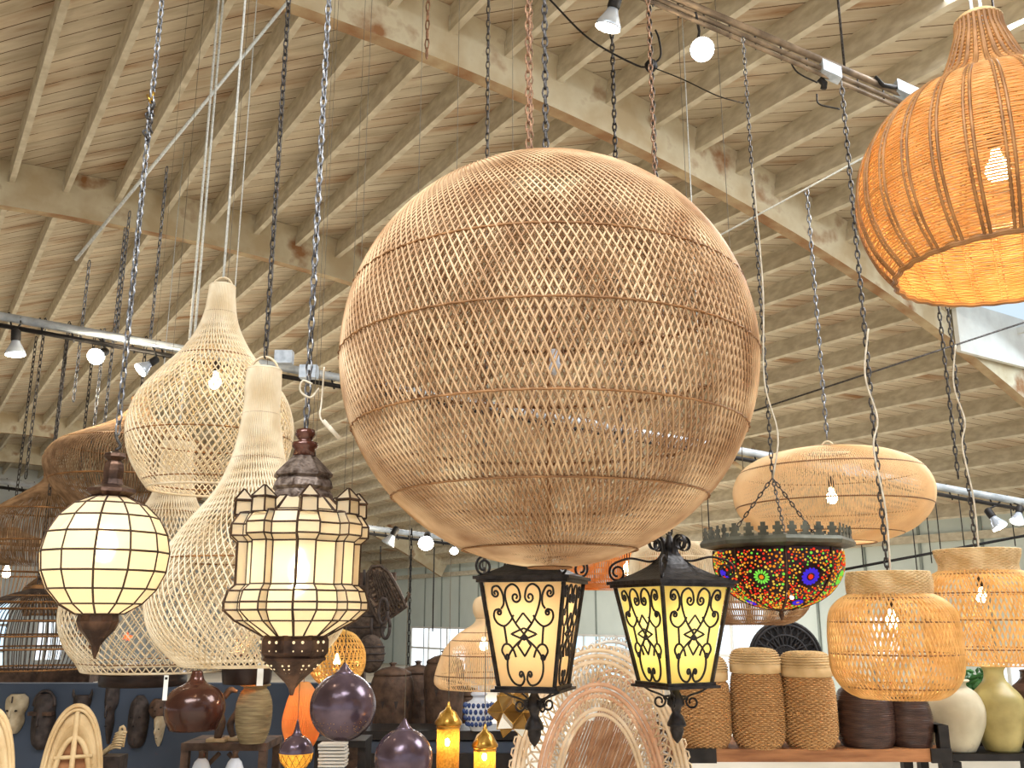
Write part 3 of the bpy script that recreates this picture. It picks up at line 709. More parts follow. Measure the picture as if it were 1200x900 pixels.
# ------------------------------------------------------------------ wrought iron lanterns
def spiral(cx,cy,r0,r1,a0,turns,n=22):
    r0*=.48;r1*=.48
    return [(cx+2.5*(r0+(r1-r0)*i/n)*math.cos(a0+turns*2*PI*i/n),cy+(r0+(r1-r0)*i/n)*math.sin(a0+turns*2*PI*i/n)) for i in range(n+1)]
def face_lines():
    Ls=[]
    for s in (1,-1):
        Q=[spiral(.20,.85,.02,.115,PI+2.5*PI,-1.25)+[(.12,.935),(.28,.975),(.46,.93),(.50,.84),(.42,.72),(.25,.60),(0,.50),(-.13,.46)],
           spiral(.77,.89,.015,.085,-2.5*PI,1.25)+[(.83,.945),(.68,.955),(.57,.88),(.57,.79),(.66,.74)],
           spiral(.74,.705,.015,.065,PI/2+2.5*PI,-1.25)+[(.86,.72),(.91,.66),(.82,.60),(.62,.575),(.42,.62),(.30,.68)],
           [(.62,.575),(.61,.50),(.60,.395)],
           spiral(.64,.285,.015,.07,-2.5*PI,1.25)+[(.80,.34),(.70,.395),(.54,.40),(.40,.35),(.32,.28)],
           spiral(.17,.115,.015,.075,PI-2.5*PI,1.25)+[(.05,.07),(.2,.018),(.48,.04),(.65,.13),(.62,.26),(.38,.37),(0,.47)]]
        for A in Q: Ls.append([(x*s,y) for x,y in A])
    Ls2=[[(0,.70),(.25,.60),(0,.50),(-.25,.60),(0,.70)],[(0,.555),(.42,.50),(0,.445),(-.42,.50),(0,.555)],[(0,.49),(.22,.39),(0,.29),(-.22,.39),(0,.49)]]
    return [cr(l,64) for l in Ls],[np.concatenate([np.linspace(a,b_,9)[:-1] for a,b_ in zip(np.array(l)[:-1],np.array(l)[1:])]+[np.array(l)[-1:]]) for l in Ls2]
FL,FL2=face_lines()
def iron_lantern(cx,cyt,cyb,d,wt,wb,yaw,gm,label,power,col,tiltx=0):
    ax=Ax(cx,cyb,d); c=np.array([ax.X,ax.Y]); zt,zb=ax.z(cyt),ax.z(cyb); ht=wt*d/F/2; hb=wb*d/F/2
    root=thing('iron_lantern',label,'lantern',(c[0],c[1],zt+.12),None)
    def vec(a): return np.array([math.sin(a),-math.cos(a)])     # outward normal, a=0 faces camera
    for q in range(4):
        a=yaw+q*PI/2; nrm=vec(a); tan=np.array([math.cos(a),math.sin(a)])
        def fp(u,v,off=0): 
            h=hb+(ht-hb)*v; xy=c+nrm*(h*.93+off)+tan*u*h*.90; return np.array([xy[0],xy[1],zb+(zt-zb)*v])
        mk('glass_panel',[fp(-1,0),fp(1,0),fp(1,1),fp(-1,1)],[(0,1,2,3)],M[gm],root,False)
        b=B()
        for l in FL: b.tube([fp(u*.95,v,.006) for u,v in l],.0042,5)
        for l in FL2: b.tube([fp(u*.95,v,.008) for u,v in l],.0040,5)
        b.build('scrollwork',M['iron'],root)
        b=B(); e=lambda u,v: fp(u,v,.003)
        A0=c+vec(a)*hb*.97+tan*hb*.97; A1=c+vec(a)*ht*.97+tan*ht*.97
        b.tube([(A0[0],A0[1],zb-.003),(A1[0],A1[1],zt+.003)],.008,4); b.build('corner_post',M['iron'],root,False)
    X=np.array([math.cos(yaw),math.sin(yaw),0]);Y=np.array([-math.sin(yaw),math.cos(yaw),0])
    for nm_,z_,h_,th in (('upper_rim',zt+.004,ht*1.06,.006),('roof_edge',zt+.016,ht*1.12,.006),('lower_rim',zb-.004,hb*1.08,.006),('base_plate',zb-.014,hb*1.2,.005)):
        b=B()
        V=[];
        for q_,k_ in ((-th,1.0),(th,1.0),(th,.84),(-th,.84)):
            for (i_,j_) in ((-1,-1),(1,-1),(1,1),(-1,1)): V.append((c[0]+(X[0]*i_+Y[0]*j_)*h_*k_,c[1]+(X[1]*i_+Y[1]*j_)*h_*k_,z_+q_))
        b.add(V,[(r_*4+j,r_*4+(j+1)%4,((r_+1)%4)*4+(j+1)%4,((r_+1)%4)*4+j) for r_ in range(4) for j in range(4)]); b.build(nm_,M['iron'],root,False)
    # concave roof
    b=B(); pr=[]
    V=[];n=9
    for i in range(n):
        u=i/(n-1); h_=ht*1.05*(1-u)**2.1*.90+ht*.14; z_=zt+.02+u*.13
        for (i_,j_) in ((-1,-1),(1,-1),(1,1),(-1,1)): V.append((c[0]+(X[0]*i_+Y[0]*j_)*h_,c[1]+(X[1]*i_+Y[1]*j_)*h_,z_))
    Fc=[(i*4+j,i*4+(j+1)%4,i*4+4+(j+1)%4,i*4+4+j) for i in range(n-1) for j in range(4)]+[(3,2,1,0),tuple((n-1)*4+j for j in range(4))]
    b.add(V,Fc); b.build('roof',M['iron'],root,False)
    # scrolls: corner volutes and crown curls
    ztop=zt+.15
    for q in range(4):
        a=yaw+PI/4+q*PI/2; dv=np.array([math.sin(a),-math.cos(a),0]); b=B()
        o0=np.array([c[0],c[1],0])
        path=[(ht*.18,ztop-.02)]; 
        path=[(ht*.2,.11),(ht*.5,.098),(ht*.95,.112),(ht*1.28,.10)]+[(ht*1.30+.034*math.cos(t_)*(1-k_*.6),.058+.036*math.sin(t_)*(1-k_*.6)) for k_,t_ in [(i/16,.9-i*.55) for i in range(17)]]
        P=cr(path,50); b.tube([o0+dv*r_+np.array([0,0,zt+h_]) for r_,h_ in P],.0048,6); b.build('corner_scroll',M['iron'],root)
        b=B(); a2=yaw+q*PI/2; dv=np.array([math.sin(a2),-math.cos(a2),0]); tn=np.array([math.cos(a2),math.sin(a2),0])
        path=[(ht*.14,.07),(ht*.18,.13)]+[(ht*.42+.034*math.cos(t_)*(1-k_*.65),.165+.034*math.sin(t_)*(1-k_*.65)) for k_,t_ in [(i/16,2.9-i*.55) for i in range(17)]]
        P=cr(path,44); V=[];Fc=[]
        for r_,h_ in P:
            for w_ in (-.009,.009): 
                V.append(o0+dv*r_+tn*w_+np.array([0,0,zt+h_]))
        Fc=[(2*i,2*i+1,2*i+3,2*i+2) for i in range(len(P)-1)]
        o=mk('crown_curl',V,Fc,M['iron'],root); mm=o.modifiers.new('s','SOLIDIFY'); mm.thickness=.003
    b=B(); b.lathe(c,[(.024,zt+.14),(.03,zt+.155),(.016,zt+.175),(.012,zt+.195),(.003,zt+.20)],12)
    b.tube([(c[0]+.012*math.cos(a),c[1],zt+.21+.014*math.sin(a)) for a in np.linspace(0,2*PI,14)],.003,5); b.build('top_loop',M['iron'],root)
    p0=(c[0],c[1],zt+.222); chain(root,p0,(c[0],c[1],ceil_z(*c)-.004),'chainr',pitch=.034,wd=.014,wire=.0032)
    # bottom finial
    zf=zb-.015
    b=B(); b.lathe(c,[(.01,zf+.002),(.016,zf-.02),(.03,zf-.045),(.034,zf-.065),(.02,zf-.078),(.016,zf-.095),(.026,zf-.11),(.036,zf-.135),(.036,zf-.142),(.025,zf-.146),(.026,zf-.16),(.018,zf-.185),(.003,zf-.203)],14); b.build('bottom_finial',M['iron'],root)
    for q in range(4):
        a=yaw+PI/4+q*PI/2; dv=np.array([math.sin(a),-math.cos(a),0]); o0=np.array([c[0],c[1],0]); b=B()
        path=[(hb*1.25,0.0),(hb*.95,-.018),(hb*.55,-.032),(hb*.25,-.052),(.02,-.062)]
        b.tube([o0+dv*r_+np.array([0,0,zf+h_]) for r_,h_ in cr(path,24)],.0042,5)
        path=[(.015,-.035)]+[(.062+.024*math.cos(t_)*(1-k_*.6),-.056+.024*math.sin(t_)*(1-k_*.6)) for k_,t_ in [(i/14,2.4+i*.55) for i in range(15)]]
        b.tube([o0+dv*r_+np.array([0,0,zf+h_]) for r_,h_ in cr(path,34)],.0042,5); b.build('bottom_scroll',M['iron'],root)
    zm=zt-.12
    bulb(root,(c[0],c[1],zm),.022,power,'bulbw',col)
    return root
iron_lantern(626,683,803,3.55,103,68,math.radians(-17),'milkp','scrolled black iron lantern with cream glass, directly under the globe',1.5,(1,.84,.62))
iron_lantern(791,688,799,3.55,100,62,math.radians(27),'milky','scrolled black iron lantern with yellow glass, right of the cream one',1.7,(1,.9,.6))

# ------------------------------------------------------------------ coloured mosaic bowl lantern
ax=Ax(911,645,4.1); c=ax.c()
root=hang(ax,630,'dark metal bowl lantern pierced with coloured glass dots under a crenellated rim','lantern','mosaic_bowl_lantern')
K=8; ph0=-PI/2-math.radians(9)
b=B(); b.lathe(c,ax.prof([(60,629),(86,633),(89,637),(88,641),(72,645)]),K,ph=ph0); b.build('crown_rim',M['rimgrey'],root,False)
b=B(); 
for q in range(K):
    a0,a1=ph0+2*PI*q/K,ph0+2*PI*(q+1)/K; Ra=85*ax.m(632)
    A=np.array([c[0]+Ra*math.cos(a0),c[1]+Ra*math.sin(a0),ax.z(634)]);Bq=np.array([c[0]+Ra*math.cos(a1),c[1]+Ra*math.sin(a1),ax.z(634)])
    u=(Bq-A)/np.linalg.norm(Bq-A); L=np.linalg.norm(Bq-A); am=(a0+a1)/2; nn=np.array([math.cos(am),math.sin(am),0])
    for kq in range(4):
        ce=A+(Bq-A)*(kq+.5)/4
        for hw,z0_,z1_ in ((L*.10,-.004,.016),(L*.06,.014,.030),(L*.095,.026,.042),(L*.045,.040,.058)):
            b.box(ce+np.array([0,0,(z0_+z1_)/2]),(hw*.9,.0018,(z1_-z0_)/2),u,nn)
b.build('crenellation',M['rimgrey'],root,False)
bp=ax.sprof([(73,645),(74,655),(73,668),(67,682),(54,697),(34,708),(12,714)],24)
metal=M['drum']
b=B(); b.lathe(c,[tuple(x) for x in bp],K*6,cap=False,ph=ph0); bowl=b.build('bowl',mat('dark_pierced_metal',srgb(58,36,40),srgb(38,24,28),.3,metal=.5,scale=30),root)
def on_bowl(th,u,off):
    """th angle, u 0..1 down the bowl"""
    i=u*(len(bp)-1); i0=min(int(i),len(bp)-2); f_=i-i0; r,z=bp[i0]*(1-f_)+bp[i0+1]*f_
    d=bp[i0+1]-bp[i0]; L=np.hypot(*d); nr,nz=(-d[1]/L,d[0]/L)
    nr,nz=abs(nr),-abs(nz)
    pos=np.array([c[0]+(r+off*nr)*math.cos(th),c[1]+(r+off*nr)*math.sin(th),z+off*nz]); nv=np.array([nr*math.cos(th),nr*math.sin(th),nz]); tv=np.array([-math.sin(th),math.cos(th),0]); return pos,nv,tv,r
cols={'ruby':(1,.05,.02),'amber':(1,.30,.02),'gold':(1,.62,.08),'leaf':(.25,.85,.08),'cobalt':(.09,.04,.9),'lilac':(.55,.25,.9),'pearl':(1,.85,.6)}
gm=[emis('backlit_glass_'+k_,v_,.9 if k_!='cobalt' else .75) for k_,v_ in cols.items()]; ci={k_:i for i,k_ in enumerate(cols)}
b=B()
def dot(th,u,r_,m_,el=1,rot=0,kk=7):
    pos,nv,tv,_=on_bowl(th,u,.0022); bv=np.cross(nv,tv); a_=math.cos(rot)*tv+math.sin(rot)*bv; b2_=-math.sin(rot)*tv+math.cos(rot)*bv
    V=[pos+a_*r_*math.cos(2*PI*q/kk)+b2_*r_*el*math.sin(2*PI*q/kk)for q in range(kk)]
    V2=[v-nv*.003 for v in V]
    b.add(V+V2,[tuple(range(kk))]+[(q,(q+1)%kk,kk+(q+1)%kk,kk+q) for q in range(kk)],ci[m_])
Ltot=np.sum(np.hypot(*np.diff(bp,axis=0).T))
for q in range(K):
    am=ph0+2*PI*(q+.5)/K; big=(q+1)%2==0 or q==0
    pet='cobalt' if q%2==0 else 'leaf'
    placed=[]
    def daisy(th,u,R_,pet,cen):
        _,_,_,r_l=on_bowl(th,u,0)
        dot(th,u,R_*.26,cen,kk=10)
        npet=14
        for k_ in range(npet):
            a=2*PI*k_/npet; th2=th+R_*.66*math.cos(a)/r_l; u2=u-R_*.66*math.sin(a)/Ltot
            if 0<u2<1: dot(th2,u2,R_*.27,pet,el=.42 if pet!='cobalt' else .62,rot=a,kk=8)
        placed.append((th,u,R_*1.12))
    daisy(am,.33,.043 if q%2==0 else .036,pet,'ruby' if pet=='cobalt' else 'amber')
    if q%2==0: daisy(am,.74,.025,'cobalt','amber')
    tries=0
    r_=random.Random(q)
    while tries<1500:
        tries+=1
        u=r_.uniform(.03,.96); _,_,_,rl=on_bowl(am,u,0); hw=rl*math.pi/K-.008
        if hw<.003: continue
        x=r_.uniform(-hw,hw); th=am+x/rl; rd=r_.choice([.0062,.0048,.0040,.0034])
        ok=True
        for (t2,u2,r2) in placed:
            dx=(th-t2)*rl; dy=(u-u2)*Ltot
            if dx*dx+dy*dy<(rd+r2+.0020)**2: ok=False;break
        if ok:
            placed.append((th,u,rd)); dot(th,u,rd,r_.choice(['ruby','ruby','ruby','amber','amber','amber','gold','gold','leaf']))
b.build('glass_dots',gm,bowl,False)
for q in range(K):
    th=ph0+2*PI*q/K; b=B(); b.tube([on_bowl(th,u,.002)[0] for u in np.linspace(0,1,18)],.004,5); b.build('rib',M['bronze'],root)
b=B(); b.lathe(c,ax.prof([(12,711),(9,715),(3,717),(3,722),(1,727)]),10); b.build('bottom_finial',M['bronze'],root)
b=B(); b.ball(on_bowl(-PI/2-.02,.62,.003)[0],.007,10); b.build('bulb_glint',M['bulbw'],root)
# three short chains gather to one long chain
ga=np.array([c[0],c[1],ax.z(560)])
for q in range(3):
    a=.4+2*PI*q/3; p=np.array([c[0]+62*ax.m(632)*math.cos(a),c[1]+62*ax.m(632)*math.sin(a),ax.z(631)]); chain(root,p,ga,'chaind',pitch=.026,wd=.010,wire=.0026)
p1=ga.copy(); p1[2]=ax.z(44); chain(root,ga,p1,'chaind',pitch=.03,wd=.012,wire=.003)
wire(root,[ga+np.array([.0,-.01,.0]),ga+np.array([.035,-.01,.2]),ga+np.array([-.01,-.01,.45]),ga+np.array([.012,-.01,.9]),ga+np.array([0,-.01,1.5])],.004,'cord','lamp_cord',n=30)

# ------------------------------------------------------------------ disc-shaped willow pendant
ax=Ax(975,585,5.0); c=ax.c()
root=hang(ax,528,'wide flattened willow pendant like a doughnut, lit, right of the globe')
pp=[(26,530),(55,531),(80,538),(100,550),(111,568),(112,586),(105,604),(88,620),(66,630),(46,636)]
P=ax.sprof(pp,40)
V,Fq=comb(strands(P,c,300,np.zeros(40),.0022,1,0),strands(P,c,150,.5*np.linspace(0,1,40),.0016,1,0,off=-.01)); mk('ribbed_shade',V,Fq,M['donut'],root)
hz=[P[6],P[16],P[24],P[33],P[39],P[0]]
for h_ in hz:
    V,Fq=rings([h_],c,.004,96); mk('hoop',V,Fq,M['rattanhoop'] if h_ is not P[39] else M['donut'],root)
b=B(); z5=ax.z(530)
b.tube([(c[0]+.04*math.cos(a),c[1],z5+.06*math.sin(a)) for a in np.linspace(0,PI,14)],.005,6); b.tube([(c[0]-26*ax.m(530),c[1],z5),(c[0]+26*ax.m(530),c[1],z5)],.005,6)
b.build('handle_loop',M['pale'],root)
to_ceiling(ax,514,root,m='chain',top=222,pitch=.04,wd=.016,wire=.004)
bulb(root,tuple(ax.pt(584)),.03,6,'bulb',(1,.86,.62))

# ------------------------------------------------------------------ open-weave basket pendants
def basket_pendant(cx,cy,d,pp,neck,label,power,by,n=76,top=96):
    ax=Ax(cx,cy,d); c=ax.c(); root=hang(ax,neck[0][1],label)
    P=ax.sprof(pp,44); L=np.linspace(0,1,44)
    V,Fq=comb(strands(P,c,n,.62*L,.0036,1,0,off=.0015),strands(P,c,n,.62*L,.0036,-1,.02,off=-.0015)); mk('woven_body',V,Fq,M['basket'],root)
    for i in (3,13,24,36,43):
        V,Fq=comb(rings([P[i]],c,.0032,200,.002,90)); mk('hoop',V,Fq,M['wickerd'] if i<43 else M['basket'],root)
    Pn=ax.sprof(neck,16)
    V,Fq=comb(rings(Pn,c,.0032*d/3.6,200,.003,64),strands(Pn,c,64,np.zeros(16),.002)); mk('woven_collar',V,Fq,M['basketn'],root)
    b=B(); z_=Pn[0][1]-.01; r_=Pn[0][0]
    for a in (0.3,PI/2+.3): b.tube([(c[0]-r_*math.cos(a),c[1]-r_*math.sin(a),z_),(c[0]+r_*math.cos(a),c[1]+r_*math.sin(a),z_)],.004,5)
    b.build('crossbar',M['wickerd'],root)
    p0=np.array([c[0],c[1],z_]); p1=p0.copy(); p1[2]=ax.z(top); chain(root,p0,p1,'chaind',pitch=.032,wd=.014,wire=.0034)
    L_=p1[2]-z_
    wire(root,[p0+np.array([.008,-.01,0]),p0+np.array([.012,-.01,.25]),p0+np.array([-.012,-.01,.5]),p0+np.array([.014,-.012,.62]),p0+np.array([-.02,-.012,.8]),p0+np.array([.012,-.01,1.0])],.0042,'cord','lamp_cord',n=40)
    pb=ax.pt(by); bulb(root,tuple(pb),.024,power,'bulb',(1,.80,.5)); wire(root,[(c[0],c[1],pb[2]+.09),(c[0],c[1],z_)],.004,'cord','inner_cord')
    return root
basket_pendant(1047,745,3.6,[(46,697),(58,704),(68,716),(72,735),(73,760),(72,785),(66,800),(56,811),(44,817)],[(45,671),(47,680),(47,690),(46,698)],'lit honey bamboo basket pendant above the brown jars, nearer of the two',7,728)
basket_pendant(1152,715,4.3,[(44,670),(56,677),(64,690),(67,710),(67,735),(66,755),(63,768),(58,778)],[(46,645),(45,652),(42,662),(43,670)],'lit bamboo basket pendant at the right edge, farther of the two',8,700,n=72,top=150)

# ------------------------------------------------------------------ gourd-shaped pale pendants
def gourd(cx,cy,d,pp,label,n=72,twist=1.5,rad=.0026,hoops=(),tstart=.25,handle=True,m='pale',power=0,by=None,cord='cable',top=None):
    ax=Ax(cx,cy,d); c=ax.c(); root=hang(ax,pp[0][1],label)
    P=ax.sprof(pp,56); u=np.linspace(0,1,56); tw=twist*np.clip((u-tstart)/(1-tstart),0,1)**1.25
    V,Fq=comb(strands(P,c,n,tw,rad,1,0,off=.001),strands(P,c,n,tw,rad,-1,.02,off=-.002)); mk('woven_shade',V,Fq,M[m],root)
    for h_ in hoops:
        i=int(h_*55); V,Fq=rings([P[i]],c,.0032,96); mk('hoop',V,Fq,M['wickerd'] if m=='pale' else M['rattanhoop'],root)
    V,Fq=rings([P[0],P[-1]],c,.006,80); mk('end_rim',V,Fq,M[m],root)
    if handle:
        b=B(); w_=P[0][0]*.9; z_=P[0][1]
        b.tube([(c[0]+w_*math.cos(a),c[1],z_-.02+ (w_*1.3)*math.sin(a)) for a in np.linspace(0,PI,16)],.005,6); b.build('handle_loop',M['pale'],root)
        zt_=z_-.02+w_*1.3
    else: zt_=P[0][1]-.01; b=B(); b.tube([(c[0]-P[0][0],c[1],zt_),(c[0]+P[0][0],c[1],zt_)],.004,5); b.build('crossbar',M['wickerd'],root)
    p0=np.array([c[0],c[1],zt_]); p1=p0.copy(); p1[2]=ceil_z(*c)-.004 if top is None else ax.z(top)
    if cord=='cable': wire(root,[p0,p1],.006,'cable','suspension_cable')
    else: chain(root,p0,p1,cord,pitch=.036,wd=.015,wire=.004)
    if power: bulb(root,tuple(ax.pt(by)),.028,power,'bulb')
    return root
gourd(248,500,4.2,[(14,336),(15,350),(18,370),(25,390),(40,415),(62,440),(82,465),(92,492),(93,515),(87,540),(76,560),(66,574)],'tall pale rattan teardrop pendant, highest of the gourd-shaped ones',n=66,rad=.0033,hoops=(.14,.38,.78,.97),twist=1.55,tstart=.1,power=3,by=449)  # bulb inside added to stand for a spotlight glowing through the weave
gourd(293,690,3.55,[(19,434),(20,455),(20,480),(24,510),(32,545),(48,580),(75,615),(98,650),(113,685),(115,712),(108,740),(92,762),(74,778)],'pale rattan gourd pendant directly left of the turreted glass lantern',n=76,rad=.003,hoops=(.16,.3,.66),twist=1.35,cord='chaind',tstart=.2)
gourd(193,700,5.2,[(17,520),(18,545),(22,575),(34,600),(58,628),(86,655),(106,690),(112,725),(104,755),(90,775),(84,785)],'pale gourd pendant hanging between the round glass lantern and nearer gourd',n=66,rad=.0036,hoops=(.3,.62,.97),twist=1.35,tstart=.2,top=402)
# loose lower strands of the nearest gourd
# ------------------------------------------------------------------ brown reed pendants at the left
def reed(cx,cy,d,pp,label,n=120,hoops=(.35,.6),m='brownr',chm='chaind',twist=.0,power=0,by=0,layers=2,rad=.003,top=395):
    ax=Ax(cx,cy,d); c=ax.c(); root=hang(ax,pp[0][1],label)
    P=ax.sprof(pp,40); u=np.linspace(0,1,40)
    vf=[strands(P,c,n,twist*u,rad,1,0)]
    if layers>1: vf.append(strands(P,c,int(n*.7),twist*u+.15*u,rad*.8,-1,.3,off=-.012))
    V,Fq=comb(*vf); mk('reed_shade',V,Fq,M[m],root)
    for h_ in hoops:
        V,Fq=rings([P[int(h_*39)]],c,.005*d/5,80); mk('hoop',V,Fq,M['wickerd'],root)
    b=B(); r_=P[0][0]; z_=P[0][1]; b.lathe(c,[(r_,z_-.02),(r_*1.25,z_),(r_*1.25,z_+.02),(r_*.5,z_+.03)],14); b.build('top_collar',M['wickerd'],root)
    p0=np.array([c[0],c[1],z_+.025]); p1=p0.copy(); p1[2]=ax.z(top); chain(root,p0,p1,chm,pitch=.045,wd=.019,wire=.005)
    if power: bulb(root,tuple(ax.pt(by)),.035,power,'bulb')
    return root
reed(157,545,6.4,[(8,470),(13,482),(30,497),(62,512),(86,525),(96,540),(95,555),(84,575),(66,592),(56,602)],'broad brown reed pendant behind the round glass lantern, largest of the reed ones',hoops=(.5,.75),n=200)
reed(54,600,7.0,[(6,558),(10,566),(28,580),(48,594),(60,606),(62,622),(60,640),(54,655),(45,662)],'brown reed pendant with cone top at the left edge, above the lit bulb',hoops=(.5,.78),n=150)
reed(8,668,7.9,[(8,622),(30,630),(62,640),(78,656),(80,672),(70,690),(56,702)],'wide beige reed pendant at the left edge with a bright bulb inside',hoops=(.45,.72),n=110,m='rattan',power=6,by=672,layers=1)
reed(78,690,7.4,[(5,652),(14,664),(30,676),(46,692),(46,708),(42,722)],'small brown reed pendant half hidden behind the round glass lantern',hoops=(.62,.98),n=110)
reed(38,745,6.6,[(6,690),(36,700),(62,715),(74,735),(76,755),(72,775),(66,786)],'dark open-hooped reed basket pendant above the navy partition',hoops=(.22,.34,.46,.58,.7,.82,.98),n=90,m='darkbask',layers=1,rad=.0035)

# ------------------------------------------------------------------ pendants behind the iron lanterns
ax=Ax(735,660,5.6); c=ax.c(); 
root=hang(ax,640,'broad lit orange bamboo pendant partly hidden behind the globe\'s base')
P=ax.sprof([(18,640),(50,643),(74,652),(82,668),(80,682),(66,690)],24)
V,Fq=comb(strands(P,c,180,np.zeros(24),.004),rings(P[::3],c,.005,90,.004,60)); mk('ribbed_shade',V,Fq,M['orangeb'],root); to_ceiling(ax,641,root,m='chaind',pitch=.05,wd=.02,wire=.006); bulb(root,tuple(ax.pt(668)),.03,2.2,'bulb',(1,.85,.6))
ax=Ax(787,670,4.8); c=ax.c()
root=hang(ax,634,'whitish ribbed cage pendant behind the yellow-glass iron lantern')
P=ax.sprof([(14,634),(34,638),(46,650),(50,670),(50,700),(44,722),(36,732)],24)
V,Fq=comb(strands(P,c,110,np.zeros(24),.0026),strands(P,c,110,np.zeros(24),.002,off=-.015,ph=.02),rings([P[3],P[8],P[13],P[18]],c,.004,90)); mk('ribbed_shade',V,Fq,M['pale'],root); to_ceiling(ax,636,root,m='chaind',pitch=.045,wd=.018,wire=.005)
ax=Ax(880,705,5.4); c=ax.c()
root=hang(ax,676,'shallow tan woven pendant below the coloured bowl lantern')
P=ax.sprof([(20,672),(48,676),(64,688),(68,702),(62,716),(50,727),(36,732)],24)
V,Fq=comb(strands(P,c,150,np.zeros(24),.0035),rings(P[::2],c,.004,90,.004,60)); mk('woven_shade',V,Fq,M['rattan'],root); to_ceiling(ax,676,root,kind='cord',m='cordgrey',r=.0025)
ax=Ax(825,655,6.5); c=ax.c()
root=hang(ax,636,'pale cane drum pendant glimpsed left of the coloured bowl lantern')
P=ax.sprof([(20,636),(30,640),(36,655),(36,690),(30,704)],16)
V,Fq=comb(strands(P,c,90,np.zeros(16),.004),rings([P[4],P[10]],c,.005,70)); mk('ribbed_shade',V,Fq,M['pale'],root); to_ceiling(ax,636,root,kind='cord',m='cordgrey',r=.0025)

# bell pendant
ax=Ax(567,760,4.6); c=ax.c()
root=hang(ax,698,'pale bell-shaped cane pendant with a knob top, left of the cream iron lantern')
P=ax.sprof([(4,699),(10,702),(13,710),(12,719),(9,726),(14,733),(30,743),(44,758),(52,775),(57,792),(57,801),(52,806)],40)
V,Fq=comb(strands(P,c,140,np.zeros(40),.0024),strands(P,c,40,.6*np.linspace(0,1,40),.0016,-1,0,off=-.006)); mk('ribbed_shade',V,Fq,M['donut'],root)
for i in (9,17,21,27,34,39):
    V,Fq=rings([P[i]],c,.0032,90); mk('hoop',V,Fq,M['rattanhoop'] if i<39 else M['donut'],root)
to_ceiling(ax,699,root,m='chaind',pitch=.045,wd=.016,wire=.004)
bulb(root,tuple(ax.pt(757)),.022,1.6,'bulb',(1,.86,.62))
# far chain with bent rod
# ------------------------------------------------------------------ metal pendants low in the picture
def metal_pend(cx,cy,d,pp,label,m,chm='chaind',cap=False,k=40,cord=True,top=None):
    ax=Ax(cx,cy,d); c=ax.c(); root=hang(ax,pp[0][1],label)
    P=[tuple(x) for x in ax.sprof(pp,36)]
    b=B(); b.lathe(c,P,k,cap=cap); sh=b.build('metal_shade',M[m],root)
    md=sh.modifiers.new('s','SOLIDIFY'); md.thickness=.004; md.offset=-1
    p0=ax.pt(pp[0][1]); p1=p0.copy(); p1[2]=ceil_z(*c)-.004
    wire(root,[p0,p1],.0018,'cordgrey','lamp_cord')
    return ax,c,root,P
ax,c,root,P=metal_pend(228,830,4.62,[(5,786),(6,791),(8,797),(13,802),(24,808),(31,817),(34,829),(32,842),(28,851),(26,855)],'glossy oxblood onion-shaped metal pendant over the display shelf','redbrown')
ax,c,root,P=metal_pend(290,785,5.0,[(20,768),(27,772),(28,785),(27,797),(26,801)],'dark drum pendant with orange lining behind the nearest gourd','drum')
b=B(); b.lathe(c,[(p[0]-.006,p[1]) for p in P[3:]],40,cap=False); b.build('orange_lining',M['orangein'],root); light(root,tuple(ax.pt(790)),3)
ax,c,root,P=metal_pend(168,795,5.85,[(10,776),(44,786),(48,794),(48,800),(47,803)],'wide dark shallow pendant with a lit rim behind the far gourd','drum')
b=B(); b.lathe(c,[(p[0]-.006,p[1]) for p in P[3:]],40,cap=False); b.build('orange_lining',M['orangein'],root); light(root,tuple(ax.pt(796)),2)
# round copper globes
def copper(cx,cy,d,R,label,tip,cut=.92,netm=False):
    ax=Ax(cx,cy,d); m=ax.m(cy); c=ax.c(); z=ax.p[2]; R=R*m
    root=thing('copper_globe_pendant',label,'pendant lamp',(c[0],c[1],z+R))
    pr=[(R*math.sin(p_),z+R*math.cos(p_)) for p_ in np.linspace(.12,PI*cut,30)]
    b=B(); b.lathe(c,pr,44,cap=False); sh=b.build('globe_shade',M['purple'],root)
    b=B(); zt_=z+R; tp=ax.z(tip); b.lathe(c,[(R*.34,z+R*.93),(R*.22,zt_+(tp-zt_)*.12),(R*.13,zt_+(tp-zt_)*.45),(R*.06,zt_+(tp-zt_)*.8),(R*.015,tp)],20); b.build('cone_tip',M['purple'],root)
    wire(root,[(c[0],c[1],tp-.003),(c[0],c[1],ceil_z(*c)-.004)],.0016,'cordgrey','lamp_cord')
    b=B(); rr=random.Random(int(cx))
    for kq in range(46):
        a=-PI/2+rr.uniform(-1.2,1.2); p_=rr.uniform(1.9,2.35); b.ball((c[0]+R*1.001*math.sin(p_)*math.cos(a),c[1]+R*1.001*math.sin(p_)*math.sin(a),z+R*1.001*math.cos(p_)),.0016,5)
    b.build('pierced_dots',M['brass'],root)
    return ax,c,z,R,root
copper(402,828,4.2,38.5,'large round patinated copper pendant hanging below the lit yellow cane tray','' or 776)
copper(473,889,3.9,34,'lower round copper pendant with a pointed tip, left of the brass cylinders',841)
ax,c,z,R,root=copper(347,882,4.3,20,'smallest copper globe pendant, its lower half crackled gold glass',842,cut=.5)
b=B(); b.lathe(c,[(R*math.sin(p_),z+R*math.cos(p_)) for p_ in np.linspace(PI*.5,PI*.95,14)],28,cap=False); b.build('crackle_glass',M['brassp'],root)
b=B()
for kq in range(14):
    a0=2*PI*kq/14
    for sg in (1,-1): b.tube([(c[0]+R*1.005*math.sin(p_)*math.cos(a0+sg*.5*(p_-1.6)),c[1]+R*1.005*math.sin(p_)*math.sin(a0+sg*.5*(p_-1.6)),z+R*1.005*math.cos(p_)) for p_ in np.linspace(1.6,2.9,10)],.0012,4)
b.build('crackle_lines',M['black'],root)
